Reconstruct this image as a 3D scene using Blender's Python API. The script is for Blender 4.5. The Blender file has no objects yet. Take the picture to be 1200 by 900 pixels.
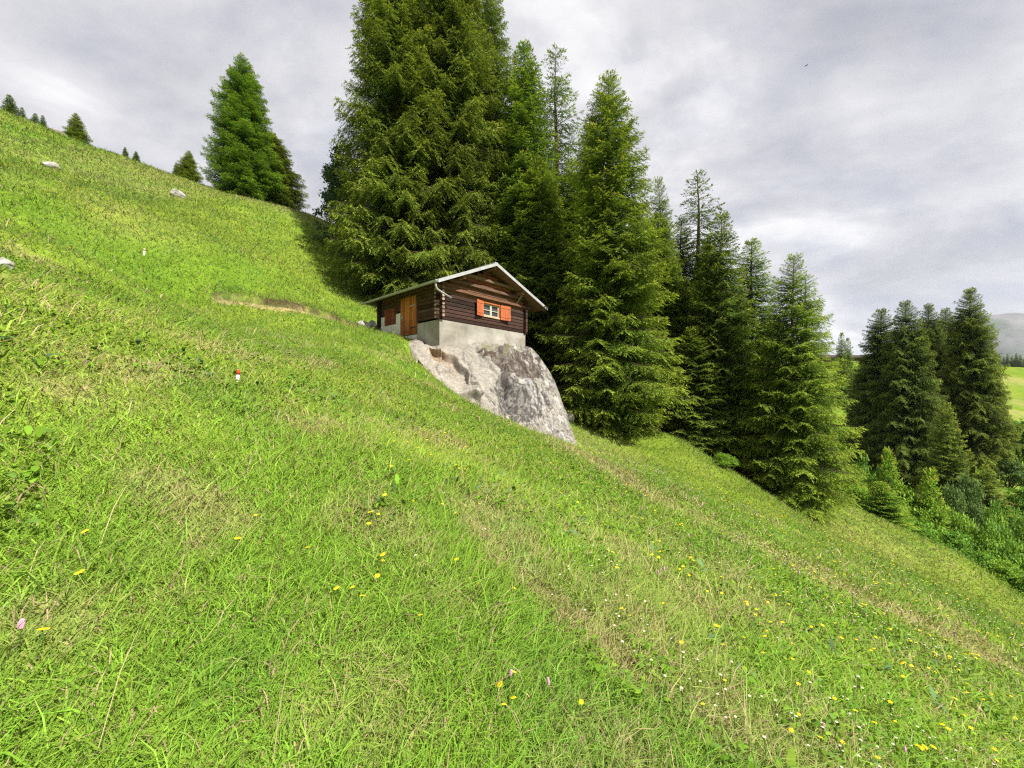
import bpy, math, random
import numpy as np

rng = np.random.default_rng(11)
random.seed(5)
S = bpy.context.scene
COL = S.collection
F, CX, HY = 445.0, 600.0, 457.0          # focal length and horizon used to turn photo measurements into metres
R = math.radians

# ------------------------------------------------------------------ helpers
def P(px, py, d):
    return np.array([(px - CX) / F * d, d, (HY - py) / F * d])

def mesh_np(name, V, faces, col=None, smooth=False):
    """faces: list of (n,k) int arrays; col: (N,3) base colours stored as attribute 'col'"""
    V = np.asarray(V, dtype=np.float32)
    me = bpy.data.meshes.new(name)
    faces = [np.asarray(f, dtype=np.int32) for f in faces if len(f)]
    me.vertices.add(len(V)); me.vertices.foreach_set('co', V.ravel())
    tot = [f.shape[1] * f.shape[0] for f in faces]
    me.loops.add(sum(tot)); me.loops.foreach_set('vertex_index', np.concatenate([f.ravel() for f in faces]))
    sizes = np.concatenate([np.full(len(f), f.shape[1], dtype=np.int32) for f in faces])
    me.polygons.add(len(sizes))
    me.polygons.foreach_set('loop_start', np.concatenate([[0], np.cumsum(sizes)[:-1]]).astype(np.int32))
    me.polygons.foreach_set('use_smooth', np.full(len(sizes), smooth))
    if col is not None:
        a = me.attributes.new('col', 'FLOAT_COLOR', 'POINT')
        c = np.ones((len(V), 4), dtype=np.float32); c[:, :3] = col
        a.data.foreach_set('color', c.ravel())
    me.update(calc_edges=True)
    return me

def link(name, me, mat, parent=None, label=None, cat=None, group=None, kind=None):
    o = bpy.data.objects.new(name, me); COL.objects.link(o)
    if mat is not None and me is not None and not me.materials: me.materials.append(mat)
    if parent is not None: o.parent = parent
    if label: o['label'] = label
    if cat: o['category'] = cat
    if group: o['group'] = group
    if kind: o['kind'] = kind
    return o

def empty(name, loc, rz, label, cat, group=None):
    o = bpy.data.objects.new(name, None); COL.objects.link(o)
    o.empty_display_size = .3
    o.location = loc; o.rotation_euler = (0, 0, rz)
    o['label'] = label; o['category'] = cat
    if group: o['group'] = group
    return o

def _hash(ix, iy, s):
    n = (ix * 374761393 + iy * 668265263 + s * 974634777) & 0x7fffffff
    n = ((n ^ (n >> 13)) * 1274126177) & 0x7fffffff
    return ((n ^ (n >> 16)) & 0xffff) / 65535.0

def vnoise(x, y, s=0):
    x = np.asarray(x, float); y = np.asarray(y, float)
    ix = np.floor(x).astype(np.int64); iy = np.floor(y).astype(np.int64)
    fx = x - ix; fy = y - iy
    fx = fx * fx * (3 - 2 * fx); fy = fy * fy * (3 - 2 * fy)
    a = _hash(ix, iy, s); b = _hash(ix + 1, iy, s); c = _hash(ix, iy + 1, s); d = _hash(ix + 1, iy + 1, s)
    return (a * (1 - fx) + b * fx) * (1 - fy) + (c * (1 - fx) + d * fx) * fy

def fbm(x, y, s=0, o=4):
    t = 0; a = .5; n = 0
    for k in range(o):
        t = t + a * vnoise(x * 2 ** k + 17.3 * k, y * 2 ** k - 9.1 * k, s + k); n += a; a *= .5
    return t / n

def sstep(a, b, x):
    t = np.clip((x - a) / (b - a), 0, 1)
    return t * t * (3 - 2 * t)

def polyline_dist(x, y, pts):
    """distance to polyline, signed side, and parameter"""
    x = np.asarray(x, float); y = np.asarray(y, float)
    best = np.full(x.shape, 1e9); side = np.zeros(x.shape); par = np.zeros(x.shape)
    n = len(pts) - 1
    for i in range(n):
        ax, ay = pts[i]; bx, by = pts[i + 1]
        dx, dy = bx - ax, by - ay
        t = np.clip(((x - ax) * dx + (y - ay) * dy) / (dx * dx + dy * dy), 0, 1)
        d = np.hypot(x - ax - t * dx, y - ay - t * dy)
        m = d < best
        best = np.where(m, d, best)
        side = np.where(m, np.sign(dx * (y - ay) - dy * (x - ax)), side)
        par = np.where(m, (i + t) / n, par)
    return best, side, par

# ------------------------------------------------------------------ materials
def new_mat(name):
    m = bpy.data.materials.new(name); m.use_nodes = True
    nt = m.node_tree; nt.nodes.clear()
    return m, nt, nt.nodes.new, nt.links.new

def noise_node(nt, vec, scale, detail=4, rough=.55):
    n = nt.nodes.new('ShaderNodeTexNoise'); n.inputs['Scale'].default_value = scale
    n.inputs['Detail'].default_value = detail; n.inputs['Roughness'].default_value = rough
    if vec is not None: nt.links.new(vec, n.inputs['Vector'])
    return n

def ramp(nt, fac, stops):
    r = nt.nodes.new('ShaderNodeValToRGB'); nt.links.new(fac, r.inputs['Fac'])
    el = r.color_ramp.elements
    while len(el) > 1: el.remove(el[-1])
    el[0].position = stops[0][0]; el[0].color = (*stops[0][1], 1)
    for p, c in stops[1:]:
        e = el.new(p); e.color = (*c, 1)
    return r

def mixc(nt, kind, fac, a, b):
    m = nt.nodes.new('ShaderNodeMix'); m.data_type = 'RGBA'; m.blend_type = kind
    for s, v in (('Factor', fac), ('A', a), ('B', b)):
        sock = [i for i in m.inputs if i.name == s and i.enabled and (i.type == 'RGBA' or s == 'Factor' and i.type == 'VALUE')][0]
        if hasattr(v, 'links') or hasattr(v, 'is_output'): nt.links.new(v, sock)
        elif isinstance(v, (int, float)): sock.default_value = v
        else: sock.default_value = (*v, 1)
    return [o for o in m.outputs if o.type == 'RGBA'][0]

def surf(name, base=None, attr=False, noise=None, rough=.8, bump=0, bump_scale=20, metallic=0, stretch=None, spec=.3):
    """principled with optional attribute colour, multiplied by noise ramp; stretch scales object coordinates"""
    m, nt, N, L = new_mat(name)
    out = N('ShaderNodeOutputMaterial'); b = N('ShaderNodeBsdfPrincipled'); L(b.outputs[0], out.inputs[0])
    b.inputs['Roughness'].default_value = rough; b.inputs['Metallic'].default_value = metallic
    b.inputs['Specular IOR Level'].default_value = spec
    tc = N('ShaderNodeTexCoord'); vec = tc.outputs['Object']
    if stretch:
        mp = N('ShaderNodeMapping'); mp.inputs['Scale'].default_value = stretch; L(vec, mp.inputs['Vector']); vec = mp.outputs[0]
    if attr:
        a = N('ShaderNodeAttribute'); a.attribute_name = 'col'; c = a.outputs['Color']
    else:
        rgb = N('ShaderNodeRGB'); rgb.outputs[0].default_value = (*base, 1); c = rgb.outputs[0]
    if noise:
        for sc, lo, hi in noise:
            nn = noise_node(nt, vec, sc, 5)
            rr = ramp(nt, nn.outputs['Fac'], [(.3, lo), (.7, hi)])
            c = mixc(nt, 'MULTIPLY', 1.0, c, rr.outputs[0])
    L(c, b.inputs['Base Color'])
    if bump:
        nn = noise_node(nt, vec, bump_scale, 6, .65)
        bp = N('ShaderNodeBump'); bp.inputs['Strength'].default_value = 1; bp.inputs['Distance'].default_value = bump
        L(nn.outputs['Fac'], bp.inputs['Height']); L(bp.outputs[0], b.inputs['Normal'])
    return m

def leaf_mat(name, trans=.35, noise_scale=0, tint=(1, 1, 1), spec=.25, rnd=.0, up=0):
    m, nt, N, L = new_mat(name)
    out = N('ShaderNodeOutputMaterial')
    a = N('ShaderNodeAttribute'); a.attribute_name = 'col'; c = a.outputs['Color']
    if rnd:
        oi = N('ShaderNodeObjectInfo')
        rr = ramp(nt, oi.outputs['Random'], [(0, (1 - rnd, 1 - rnd, 1 - rnd * .6)), (1, (1 + rnd, 1 + rnd * .7, 1))])
        c = mixc(nt, 'MULTIPLY', 1.0, c, rr.outputs[0])
    if tint != (1, 1, 1): c = mixc(nt, 'MULTIPLY', 1.0, c, tint)
    d = N('ShaderNodeBsdfPrincipled'); d.inputs['Roughness'].default_value = .55; d.inputs['Specular IOR Level'].default_value = spec
    L(c, d.inputs['Base Color'])
    t = N('ShaderNodeBsdfTranslucent')
    if up:      # thin blades scatter light in all directions: soften the facet normals
        ge = N('ShaderNodeNewGeometry')
        s1 = N('ShaderNodeVectorMath'); s1.operation = 'SCALE'; s1.inputs['Scale'].default_value = 1 - up; L(ge.outputs['Normal'], s1.inputs[0])
        s2 = N('ShaderNodeVectorMath'); s2.operation = 'ADD'; s2.inputs[1].default_value = (.1 * up, -.1 * up, up); L(s1.outputs[0], s2.inputs[0])
        s3 = N('ShaderNodeVectorMath'); s3.operation = 'NORMALIZE'; L(s2.outputs[0], s3.inputs[0]); L(s3.outputs[0], d.inputs['Normal'])
    c2 = mixc(nt, 'MULTIPLY', 1.0, c, (1.25, 1.15, .6)); L(c2, t.inputs['Color'])
    mx = N('ShaderNodeMixShader'); mx.inputs[0].default_value = trans
    L(d.outputs[0], mx.inputs[1]); L(t.outputs[0], mx.inputs[2]); L(mx.outputs[0], out.inputs[0])
    return m

M_grass = leaf_mat('grass_blade', .3, spec=.12, up=.62)
M_herb = leaf_mat('herb_leaf', .3, spec=.03, up=.62)
M_needle = leaf_mat('spruce_needles', .26, spec=.06, rnd=.1, up=.30)
M_leaf = leaf_mat('shrub_leaves', .35, spec=.08, rnd=.08, up=.45)
M_bark = surf('bark', (.14, .095, .065), noise=[(6, (.5, .5, .5), (1.2, 1.15, 1.1))], rough=.95, bump=.012, bump_scale=14, stretch=(1, 1, .25))
M_log = surf('log_timber', attr=True, noise=[(1.3, (.55, .5, .5), (1.4, 1.3, 1.2)), (3.0, (.7, .68, .66), (1.2, 1.2, 1.2))], rough=.85, bump=.012, bump_scale=3, stretch=(1.6, 1.6, 22), spec=.15)
M_board = surf('board_wood', attr=True, noise=[(1.3, (.6, .55, .5), (1.25, 1.2, 1.1)), (3.5, (.8, .78, .76), (1.12, 1.1, 1.1))], rough=.75, bump=.005, bump_scale=3, stretch=(14, 14, 1.1), spec=.2)
M_soffit = surf('soffit_board', (.17, .10, .06), noise=[(2, (.55, .5, .5), (1.3, 1.2, 1.1))], rough=.9, stretch=(2, 12, 2))
M_conc = surf('concrete', (.35, .335, .305), noise=[(.9, (.55, .51, .45), (1.15, 1.15, 1.15)), (.35, (.75, .74, .7), (1.1, 1.1, 1.1)), (5, (.86, .85, .83), (1.08, 1.08, 1.08)), (40, (.9, .9, .9), (1.06, 1.06, 1.06))], rough=.92, bump=.006, bump_scale=30)
M_white = surf('whitewash', (.68, .67, .64), noise=[(1.5, (.8, .78, .74), (1.08, 1.08, 1.08)), (14, (.9, .9, .9), (1.05, 1.05, 1.05))], rough=.9, bump=.004, bump_scale=40)
M_metal = surf('zinc_sheet', (.36, .36, .36), noise=[(3, (.8, .8, .8), (1.08, 1.08, 1.08))], rough=.55, metallic=0)
M_pane = surf('window_glass', (.05, .055, .06), rough=.08, spec=.6)
M_paint = surf('cream_paint', (.42, .39, .31), noise=[(20, (.85, .85, .85), (1.05, 1.05, 1.05))], rough=.6)
M_iron = surf('iron', (.05, .045, .045), rough=.6, metallic=.5)
M_rock = surf('grey_stone', (.40, .385, .36), noise=[(2.2, (.55, .55, .55), (1.25, 1.22, 1.2)), (12, (.65, .64, .62), (1.2, 1.2, 1.2))], rough=.95, bump=.03, bump_scale=8)
M_petal = leaf_mat('petals', .25, spec=.1)
M_stake = surf('stake_paint', attr=True, noise=[(30, (.85, .85, .85), (1.05, 1.05, 1.05))], rough=.6)
M_dark = surf('dark_timber', (.045, .033, .028), noise=[(2, (.6, .6, .6), (1.3, 1.3, 1.3))], rough=.85)
M_bird = surf('bird_feathers', (.02, .02, .022), rough=.8)

# ------------------------------------------------------------------ terrain
ctrl = []
def cp(px, py, d): ctrl.append(tuple(P(px, py, d)))
for x in (-5, -3, -1.2, 0, 1.2, 3.2):
    for y in (-3, -1, .6, 2.0, 3.6):
        if x > 2 and y > 3: continue
        ctrl.append((x, y, -1.65 - .42 * x + .125 * y))
for a in [(0, 310, 6), (100, 300, 8.4), (60, 196, 24), (0, 150, 44), (80, 166, 42), (140, 186, 41), (200, 205, 40), (300, 237, 38), (390, 264, 36),
          (208, 229, 28), (250, 290, 18), (330, 300, 24), (400, 312, 28), (425, 388, 19.5), (447, 395, 19.2), (479, 398, 17.5),
          (486, 401, 16.6), (330, 357, 16), (250, 351, 15), (150, 350, 9.5), (400, 420, 9.5), (405, 396, 14), (300, 400, 8.6), (480, 416, 14.3), (520, 452, 12.9), (560, 482, 12.3),
          (620, 507, 12.2), (674, 527, 12.6), (668, 492, 20), (740, 527, 18.5), (790, 514, 21), (835, 541, 20.5), (880, 565, 20),
          (940, 607, 19.5), (988, 628, 20), (800, 600, 6.9), (900, 650, 6.6), (1100, 740, 6.1), (760, 560, 8.6), (850, 590, 11.5), (1000, 640, 14),
          (1100, 690, 12), (1000, 592, 27), (1100, 637, 25), (1190, 695, 22), (600, 560, 6.2), (700, 570, 7),
          (430, 338, 27), (500, 350, 28), (560, 370, 27), (620, 420, 27), (700, 480, 27), (780, 498, 29), (860, 520, 31), (930, 545, 32)]: cp(*a)
for a, dz in (((500, 416, 15.2), .5), ((525, 430, 14.8), .7), ((558, 447, 14.7), .9), ((600, 455, 15), 1.2), ((545, 462, 13.5), .5)): ctrl.append(tuple(P(*a) - np.array([0, 0, dz])))
# beyond the left crest the hill drops away behind the skyline
for px, v, d in [(-150, .62, 70), (0, .60, 60), (0, .42, 95), (100, .55, 58), (200, .48, 56), (200, .33, 90), (300, .42, 54), (390, .36, 50), (390, .25, 80), (500, .19, 45), (500, .12, 80), (600, .07, 45), (700, -.03, 45), (800, -.07, 45), (700, 0.0, 90)]:
    ctrl.append(((px - CX) / F * d, d, v * d))
# the gully and the facing slope on the right
for x, y, z in [(29, 33, -13.5), (36, 31, -17), (38, 27, -18.5), (24, 42, -11.5), (45, 38, -17.5), (48, 30, -21)]: ctrl.append((x, y, z))
for a in [(1110, 577, 48), (1160, 548, 58), (1040, 545, 55), (1195, 600, 45), (1195, 482, 90), (1190, 437, 140), (1003, 424, 160), (1100, 470, 110), (950, 480, 80), (1300, 437, 140), (1300, 520, 80), (1330, 640, 45)]: cp(*a)
for x, y, z in [(-60, -10, 22), (-30, -20, 8), (30, -20, -18), (60, 0, -28), (0, -40, -7), (260, 240, 2), (150, 260, 4), (0, 200, 0), (-120, 160, 30), (100, 20, -35)]: ctrl.append((x, y, z))
ctrl = np.array(ctrl)
SC = 20.0
def _k(r2): return .5 * r2 * np.log(r2 + 1e-12)
_c = ctrl[:, :2] / SC
_A = _k(((_c[:, None] - _c[None]) ** 2).sum(-1)) + np.eye(len(_c)) * 2e-4
_Pm = np.c_[np.ones(len(_c)), _c]
_M = np.block([[_A, _Pm], [_Pm.T, np.zeros((3, 3))]])
_w = np.linalg.solve(_M, np.r_[ctrl[:, 2], 0, 0, 0])
FOREST = [(-9.5, 25), (-4, 24.5), (1.5, 22), (4, 19.5), (9, 22), (11.5, 21.5), (16, 21), (18, 23), (24, 34), (18, 45), (-4, 42), (-11, 32)]

def in_poly(x, y, poly):
    c = np.zeros(np.shape(x), bool); n = len(poly)
    for i in range(n):
        x1, y1 = poly[i]; x2, y2 = poly[(i + 1) % n]
        if y1 == y2: continue
        c ^= ((y1 > y) != (y2 > y)) & (x < (x2 - x1) * (y - y1) / (y2 - y1) + x1)
    return c

def H0(x, y):
    x = np.asarray(x, float); y = np.asarray(y, float)
    sh = x.shape; q = np.c_[x.ravel(), y.ravel()] / SC
    out = np.empty(len(q))
    for i in range(0, len(q), 40000):
        s = q[i:i + 40000]
        out[i:i + 40000] = _k(((s[:, None] - _c[None]) ** 2).sum(-1)) @ _w[:-3] + _w[-3] + s @ _w[-2:]
    return out.reshape(sh)

_gx = np.arange(-90, 90.01, .3); _gy = np.arange(-12, 90.01, .3)
_GZ = H0(*np.meshgrid(_gx, _gy, indexing='ij'))
def H1(x, y):
    u = (x + 90) / .3; v = (y + 12) / .3
    m = (u >= 0) & (u < len(_gx) - 1.01) & (v >= 0) & (v < len(_gy) - 1.01)
    i = np.clip(u.astype(int), 0, len(_gx) - 2); j = np.clip(v.astype(int), 0, len(_gy) - 2)
    fu = u - i; fv = v - j
    z = (_GZ[i, j] * (1 - fu) + _GZ[i + 1, j] * fu) * (1 - fv) + (_GZ[i, j + 1] * (1 - fu) + _GZ[i + 1, j + 1] * fu) * fv
    if (~m).any(): z = np.array(z); z[~m] = H0(x[~m], y[~m])
    return z

def hit0(px, py):
    t = np.geomspace(1, 60, 900); z = H0((px - CX) / F * t, t) - (HY - py) / F * t
    d = t[np.argmax(z > 0)]
    return ((px - CX) / F * d, d)
CUT = [hit0(*a) for a in ((240, 350), (262, 350), (290, 352), (320, 356), (350, 362), (380, 371), (408, 381), (424, 386))]
DRY = [hit0(*a) for a in ((672, 528), (710, 545), (770, 580), (850, 624), (940, 668), (1060, 722), (1200, 790), (1320, 850))]
STREAK = [hit0(*a) for a in ((530, 590), (590, 660), (640, 710), (690, 752), (760, 805))]

def H(x, y):
    x = np.asarray(x, float); y = np.asarray(y, float)
    r = np.hypot(x, y)
    b = sstep(280, 420, r)
    k = np.where(r > 330, 330 / np.maximum(r, 1), 1.0)
    z = H1(x * k, y * k) * (1 - b) + b * (-14 + 10 * fbm(x / 150, y / 150, 3))
    amp = sstep(.6, 3, r)
    z = z + amp * ((fbm(x * .55, y * .55, 7) - .5) * .22 + (fbm(x * 2.1, y * 2.1, 21, 3) - .5) * .09) + sstep(8, 30, r) * (fbm(x * .16, y * .16, 5) - .5) * .6
    d, sd, t = polyline_dist(x, y, CUT)                       # earth step cut along the old path above the hut
    dn = np.where(sd > 0, d, -d)                              # uphill side positive
    e = sstep(0, .15, t) * sstep(1.0, .9, t) 
    z = z + e * np.where(dn > 0, .20 * np.exp(-dn / .9), -.07 * np.exp(-(dn / .9) ** 2))
    d, sd, t = polyline_dist(x, y, DRY)
    z = z - .10 * np.exp(-(d / .45) ** 2)
    return z

def zat(x, y): return float(H(np.array([x]), np.array([y]))[0])

def ground_hit(px, py, d0=1.0, d1=120.0):
    t = np.geomspace(d0, d1, 1500)
    z = H((px - CX) / F * t, t) - (HY - py) / F * t
    i = np.argmax(z > 0)
    d = t[i]
    return np.array([(px - CX) / F * d, d, (HY - py) / F * d])

def masks(x, y):
    """dry, soil and forest-floor shares of the ground cover"""
    d, sd, t = polyline_dist(x, y, DRY)
    wob = (fbm(x * .9, y * .9, 31) - .5)
    dry = np.exp(-((d + wob * .5) / (.26 + .036 * np.hypot(x, y))) ** 2) * (.35 + .55 * fbm(x * 1.4, y * 1.4, 39, 4))
    d2, _, _ = polyline_dist(x, y, STREAK)
    dry = np.maximum(dry, np.exp(-((d2 + wob * .3) / .14) ** 2) * .8 * sstep(.3, .55, fbm(x * 1.7, y * 1.7, 44)))
    r = np.hypot(x, y)
    patch = sstep(.58, .78, fbm(x * .75 + 3, y * .75, 12, 4)) * sstep(22, 10, r) * .42
    patch = np.maximum(patch, sstep(.52, .74, fbm(x * 1.9, y * 1.9, 77, 4)) * sstep(10, 4, r) * .42)
    dry = np.maximum(dry, patch)
    dry = np.maximum(dry, sstep(60, 110, x) * (.05 + .45 * sstep(.4, .65, fbm(x * .06, y * .06, 23))))
    dry = np.maximum(dry, .35 * sstep(.5, .8, fbm(x * .12, y * .12 + 5, 19)) * .6)
    d3, sd3, t3 = polyline_dist(x, y, CUT)
    dn = np.where(sd3 > 0, d3, -d3) + .5 * (fbm(x * 1.3, y * 1.3, 95, 3) - .5); e = sstep(0, .1, t3) * sstep(1.0, .93, t3)
    path = e * np.exp(-((dn + .34) / (.20 + .22 * fbm(x * .8, y * .8, 96, 2))) ** 2) * (.95 + .6 * (fbm(x * 2, y * 2, 8) - .5))
    dry = np.clip(np.maximum(dry, path), 0, 1)
    dn0 = np.where(sd3 > 0, d3, -d3)
    soil = e * np.exp(-((dn0 - .02) / .15) ** 2) * (.35 + .65 * sstep(.38, .6, fbm(x * 1.6, y * 1.6, 91)))
    fo = in_poly(x, y, FOREST) * 1.0
    bank = np.exp(-(((x - 58) / 10) ** 2 + ((y - 44) / 6) ** 2)) * .8
    return dry, np.clip(soil, 0, 1), fo, bank

C_FRESH = np.array([.158, .272, .028]); C_YEL = np.array([.212, .300, .038]); C_DEEP = np.array([.108, .222, .027])
C_DRY = np.array([.42, .32, .185]); C_SOIL = np.array([.062, .045, .032]); C_FLOOR = np.array([.075, .052, .03])
def gcol(x, y):
    n = fbm(x * .22, y * .22, 61, 4)[..., None]
    n2 = fbm(x * 1.1, y * 1.1, 63, 4)[..., None]
    c = C_FRESH + (C_YEL - C_FRESH) * sstep(.35, .65, n)
    c = c + (C_DEEP - c) * sstep(.55, .8, n2) * .6
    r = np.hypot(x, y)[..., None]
    c = c * (1 + .26 * sstep(10, 3, r)) * (1 - .16 * sstep(9, 22, r))  # near colour lifted to make up for self-shading between the blades
    dry, soil, fo, bank = masks(x, y)
    c = c + (C_DRY - c) * dry[..., None] * .8
    c = c + (C_SOIL - c) * soil[..., None]
    c = c + (C_FLOOR - c) * fo[..., None] * .9
    c = c + (np.array([.16, .12, .08]) - c) * bank[..., None]
    return c

rr = [0.3]
while rr[-1] < 3200:
    r = rr[-1]
    st = r * .016
    if 12 < r < 20.5: st = .11
    if r > 90: st = r * .03
    rr.append(r + st)
rr = np.array(rr)
aa = np.concatenate([np.arange(-70, 70, .4), np.arange(70, 290, 4.0)]) * math.pi / 180
RR, AA = np.meshgrid(rr, aa, indexing='ij')
X = RR * np.sin(AA); Y = RR * np.cos(AA)
Z = H(X, Y) - .012
nr, na = X.shape
idx = np.arange(nr * na).reshape(nr, na)
a0 = idx[:-1, :]; a1 = idx[1:, :]
q = np.stack([a0, np.roll(a0, -1, 1), np.roll(a1, -1, 1), a1], -1).reshape(-1, 4)
V = np.c_[X.ravel(), Y.ravel(), Z.ravel()]
V = np.r_[V, [[0, 0, zat(0, 0)]]]
ctri = np.stack([np.full(na, len(V) - 1), np.roll(idx[0], -1), idx[0]], -1)
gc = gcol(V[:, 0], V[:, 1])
_th = (.38 * sstep(13, 5, np.hypot(V[:, 0], V[:, 1])) * sstep(.3, .7, fbm(V[:, 0] * 3, V[:, 1] * 3, 101, 3)))[:, None]      # old thatch between the blades
gc = gc + (np.array([.20, .150, .075]) - gc) * _th
M_ground = surf('meadow_ground', attr=True, noise=[(.9, (.8, .82, .8), (1.15, 1.12, 1.1)), (7, (.68, .7, .66), (1.25, 1.22, 1.15)), (45, (.6, .62, .6), (1.3, 1.27, 1.2))], rough=1, bump=.05, bump_scale=9, spec=0)
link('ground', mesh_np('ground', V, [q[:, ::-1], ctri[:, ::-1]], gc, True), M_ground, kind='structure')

def unit(v): return v / (np.linalg.norm(v, axis=-1, keepdims=True) + 1e-9)

# ------------------------------------------------------------------ boulder
cols = [
 [(470, 399, 17.2), (476, 402, 16.5), (481, 408, 15.7), (485, 415, 14.9), (489, 422, 14.2)],
 [(492, 399, 17.2), (497, 403, 16.2), (497, 414, 15.2), (501, 428, 14.3), (507, 444, 13.6)],
 [(514, 402, 17.0), (518, 404, 15.9), (524, 424, 14.9), (531, 448, 13.7), (537, 470, 12.8)],
 [(545, 403, 18.0), (549, 405, 16.7), (559, 430, 15.2), (567, 458, 13.7), (573, 487, 12.4)],
 [(576, 404, 19.2), (581, 407, 17.7), (597, 438, 15.8), (607, 472, 14.0), (614, 505, 12.4)],
 [(603, 405, 20.2), (608, 408, 18.8), (626, 442, 16.6), (638, 480, 14.6), (648, 519, 12.6)],
 [(618, 406, 21.2), (624, 411, 19.8), (644, 441, 17.8), (659, 480, 15.6), (674, 527, 12.9)],
 [(618, 406, 22.5), (628, 414, 21.5), (648, 446, 20.0), (663, 485, 18.2), (676, 522, 15.6)],
 [(612, 406, 24.0), (622, 420, 23.5), (640, 455, 23.0), (652, 488, 22.0), (660, 520, 21.0)],
]
G = np.array([[P(*p) for p in c] for c in cols]); GP = np.array([[p[:2] for p in c] for c in cols], float)
def crom(A, n):
    """Catmull-Rom resample along axis 0"""
    m_ = len(A); t = np.linspace(0, m_ - 1 - 1e-6, n); i = t.astype(int); f = (t - i).reshape((-1,) + (1,) * (A.ndim - 1))
    g = lambda k: A[np.clip(i + k, 0, m_ - 1)]
    p0, p1, p2, p3 = g(-1), g(0), g(1), g(2)
    return .5 * ((2 * p1) + (-p0 + p2) * f + (2 * p0 - 5 * p1 + 4 * p2 - p3) * f ** 2 + (-p0 + 3 * p1 - 3 * p2 + p3) * f ** 3)
NU, NV = 420, 280
def dense(A): return np.swapaxes(crom(np.swapaxes(crom(A, NU), 0, 1), NV), 0, 1)
B = dense(G); Q = dense(GP)
du = np.gradient(B, axis=0); dv = np.gradient(B, axis=1)
N_ = unit(np.cross(dv, du)); 
if (N_[NU // 2, NV // 2] * np.array([.3, -1, .3])).sum() < 0: N_ = -N_
def seg_d(px, py, a, b):
    dx, dy = b[0] - a[0], b[1] - a[1]
    t = np.clip(((px - a[0]) * dx + (py - a[1]) * dy) / (dx * dx + dy * dy), 0, 1)
    return np.hypot(px - a[0] - t * dx, py - a[1] - t * dy)
px_, py_ = Q[..., 0], Q[..., 1]
wx = px_ + (vnoise(px_ * .09, py_ * .09, 5) - .5) * 5; wy = py_ + (vnoise(px_ * .09, py_ * .09, 6) - .5) * 5
disp = np.zeros((NU, NV))
f1 = [(502, 404), (517, 405), (535, 414), (550, 428), (552, 447), (527, 431), (506, 416)]
f2 = [(528, 455), (548, 455), (568, 462), (560, 471), (545, 471), (530, 466)]
f3 = [(600, 414), (622, 425), (640, 455), (625, 470), (604, 446), (590, 424)]
f4 = [(610, 445), (630, 468), (640, 480), (620, 497), (600, 478)]
for poly, lowedge, dep in ((f1, ((506, 416), (552, 449)), .34), (f2, ((530, 468), (560, 473)), .34)):
    ins = in_poly(wx, wy, poly)
    dd = seg_d(wx, wy, *lowedge)
    disp -= np.where(ins, np.minimum(dep, dd / 10 * dep) * sstep(0, 2.2, np.minimum.reduce([seg_d(wx, wy, poly[q_], poly[(q_ + 1) % len(poly)]) for q_ in range(len(poly))])), 0)
disp += .10 * np.where(in_poly(wx, wy, [(552, 426), (575, 408), (600, 414), (625, 470), (580, 480), (555, 448)]), sstep(0, 10, seg_d(wx, wy, (575, 408), (600, 490))), 0)
# long joints and fluting that run down the face, coarse lumps, fine pitting
lx = (px_ - 600) - (py_ - 405) * .42
fr = np.random.default_rng(8)
sd_ = np.c_[fr.uniform(470, 690, 46), fr.uniform(395, 535, 46)]; ga = fr.normal(0, .0075, (46, 2)); ha = fr.normal(0, .035, 46)
wpx = px_ + (fbm(px_ * .09, py_ * .09, 71, 3) - .5) * 9; wpy = py_ + (fbm(px_ * .09, py_ * .09, 72, 3) - .5) * 9
d2_ = ((wpx[..., None] - sd_[:, 0]) * 1.25) ** 2 + ((wpy[..., None] - sd_[:, 1]) * .75) ** 2
kk_ = d2_.argmin(-1)
disp += np.clip(ha[kk_] + ga[kk_, 0] * (wpx - sd_[kk_, 0]) + ga[kk_, 1] * (wpy - sd_[kk_, 1]), -.06, .06)
disp += (fbm(lx * .06, py_ * .014, 15, 3) - .5) * .20 + (fbm(px_ * .03, py_ * .03, 25, 3) - .5) * .5 + (fbm(px_ * .3, py_ * .3, 26, 4) - .5) * .03
for a_, b_ in (((556, 407), (590, 448)), ((590, 448), (606, 500)), ((596, 409), (640, 470)), ((575, 470), (612, 480)), ((640, 470), (655, 515))):
    wd = seg_d(wx, wy, a_, b_); disp -= .10 * np.exp(-(wd / 1.3) ** 2)
side_ = (wx - 590) * .78 - (wy - 448) * .62
disp += .12 * np.tanh(side_ / 2.0) * np.exp(-((wy - 450) / 38) ** 2)
disp *= sstep(0, .06, np.linspace(0, 1, NV))[None] * (1 - .8 * sstep(.58, .80, np.linspace(0, 1, NU)))[:, None]
B = B + N_ * disp[..., None]
# colour of the stone: pale slab, pinkish scoured left side, dark lichen streaks on the right
base_c = np.array([.255, .240, .210])
c = np.tile(base_c, (NU, NV, 1)) * (.75 + .5 * fbm(px_ * .06, py_ * .06, 51, 4))[..., None]
pink = sstep(560, 500, px_ + (py_ - 405) * -.6)[..., None]
c = c + (np.array([.30, .268, .228]) - c) * pink * .7
ochre = (in_poly(wx, wy, f1) * 1.0)[..., None] * sstep(550, 505, px_)[..., None]
c = c + (np.array([.24, .16, .08]) - c) * ochre * .75
wob_ = (fbm(px_ * .11, py_ * .11, 58, 4) - .5) * 26; wob2_ = (fbm(px_ * .11 + 40, py_ * .11, 60, 4) - .5) * 26
pB = [(560, 410), (590, 411), (622, 408), (640, 432), (628, 452), (607, 449), (590, 440), (574, 424)]
pD = [(584, 440), (607, 448), (628, 455), (645, 474), (628, 494), (603, 497), (588, 480), (578, 458)]
spk = sstep(.45, .53, fbm(lx * .62, py_ * .36, 53, 4))
brown = in_poly(px_ + wob_, py_ + wob2_, pB) * (.5 + .5 * spk)
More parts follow.
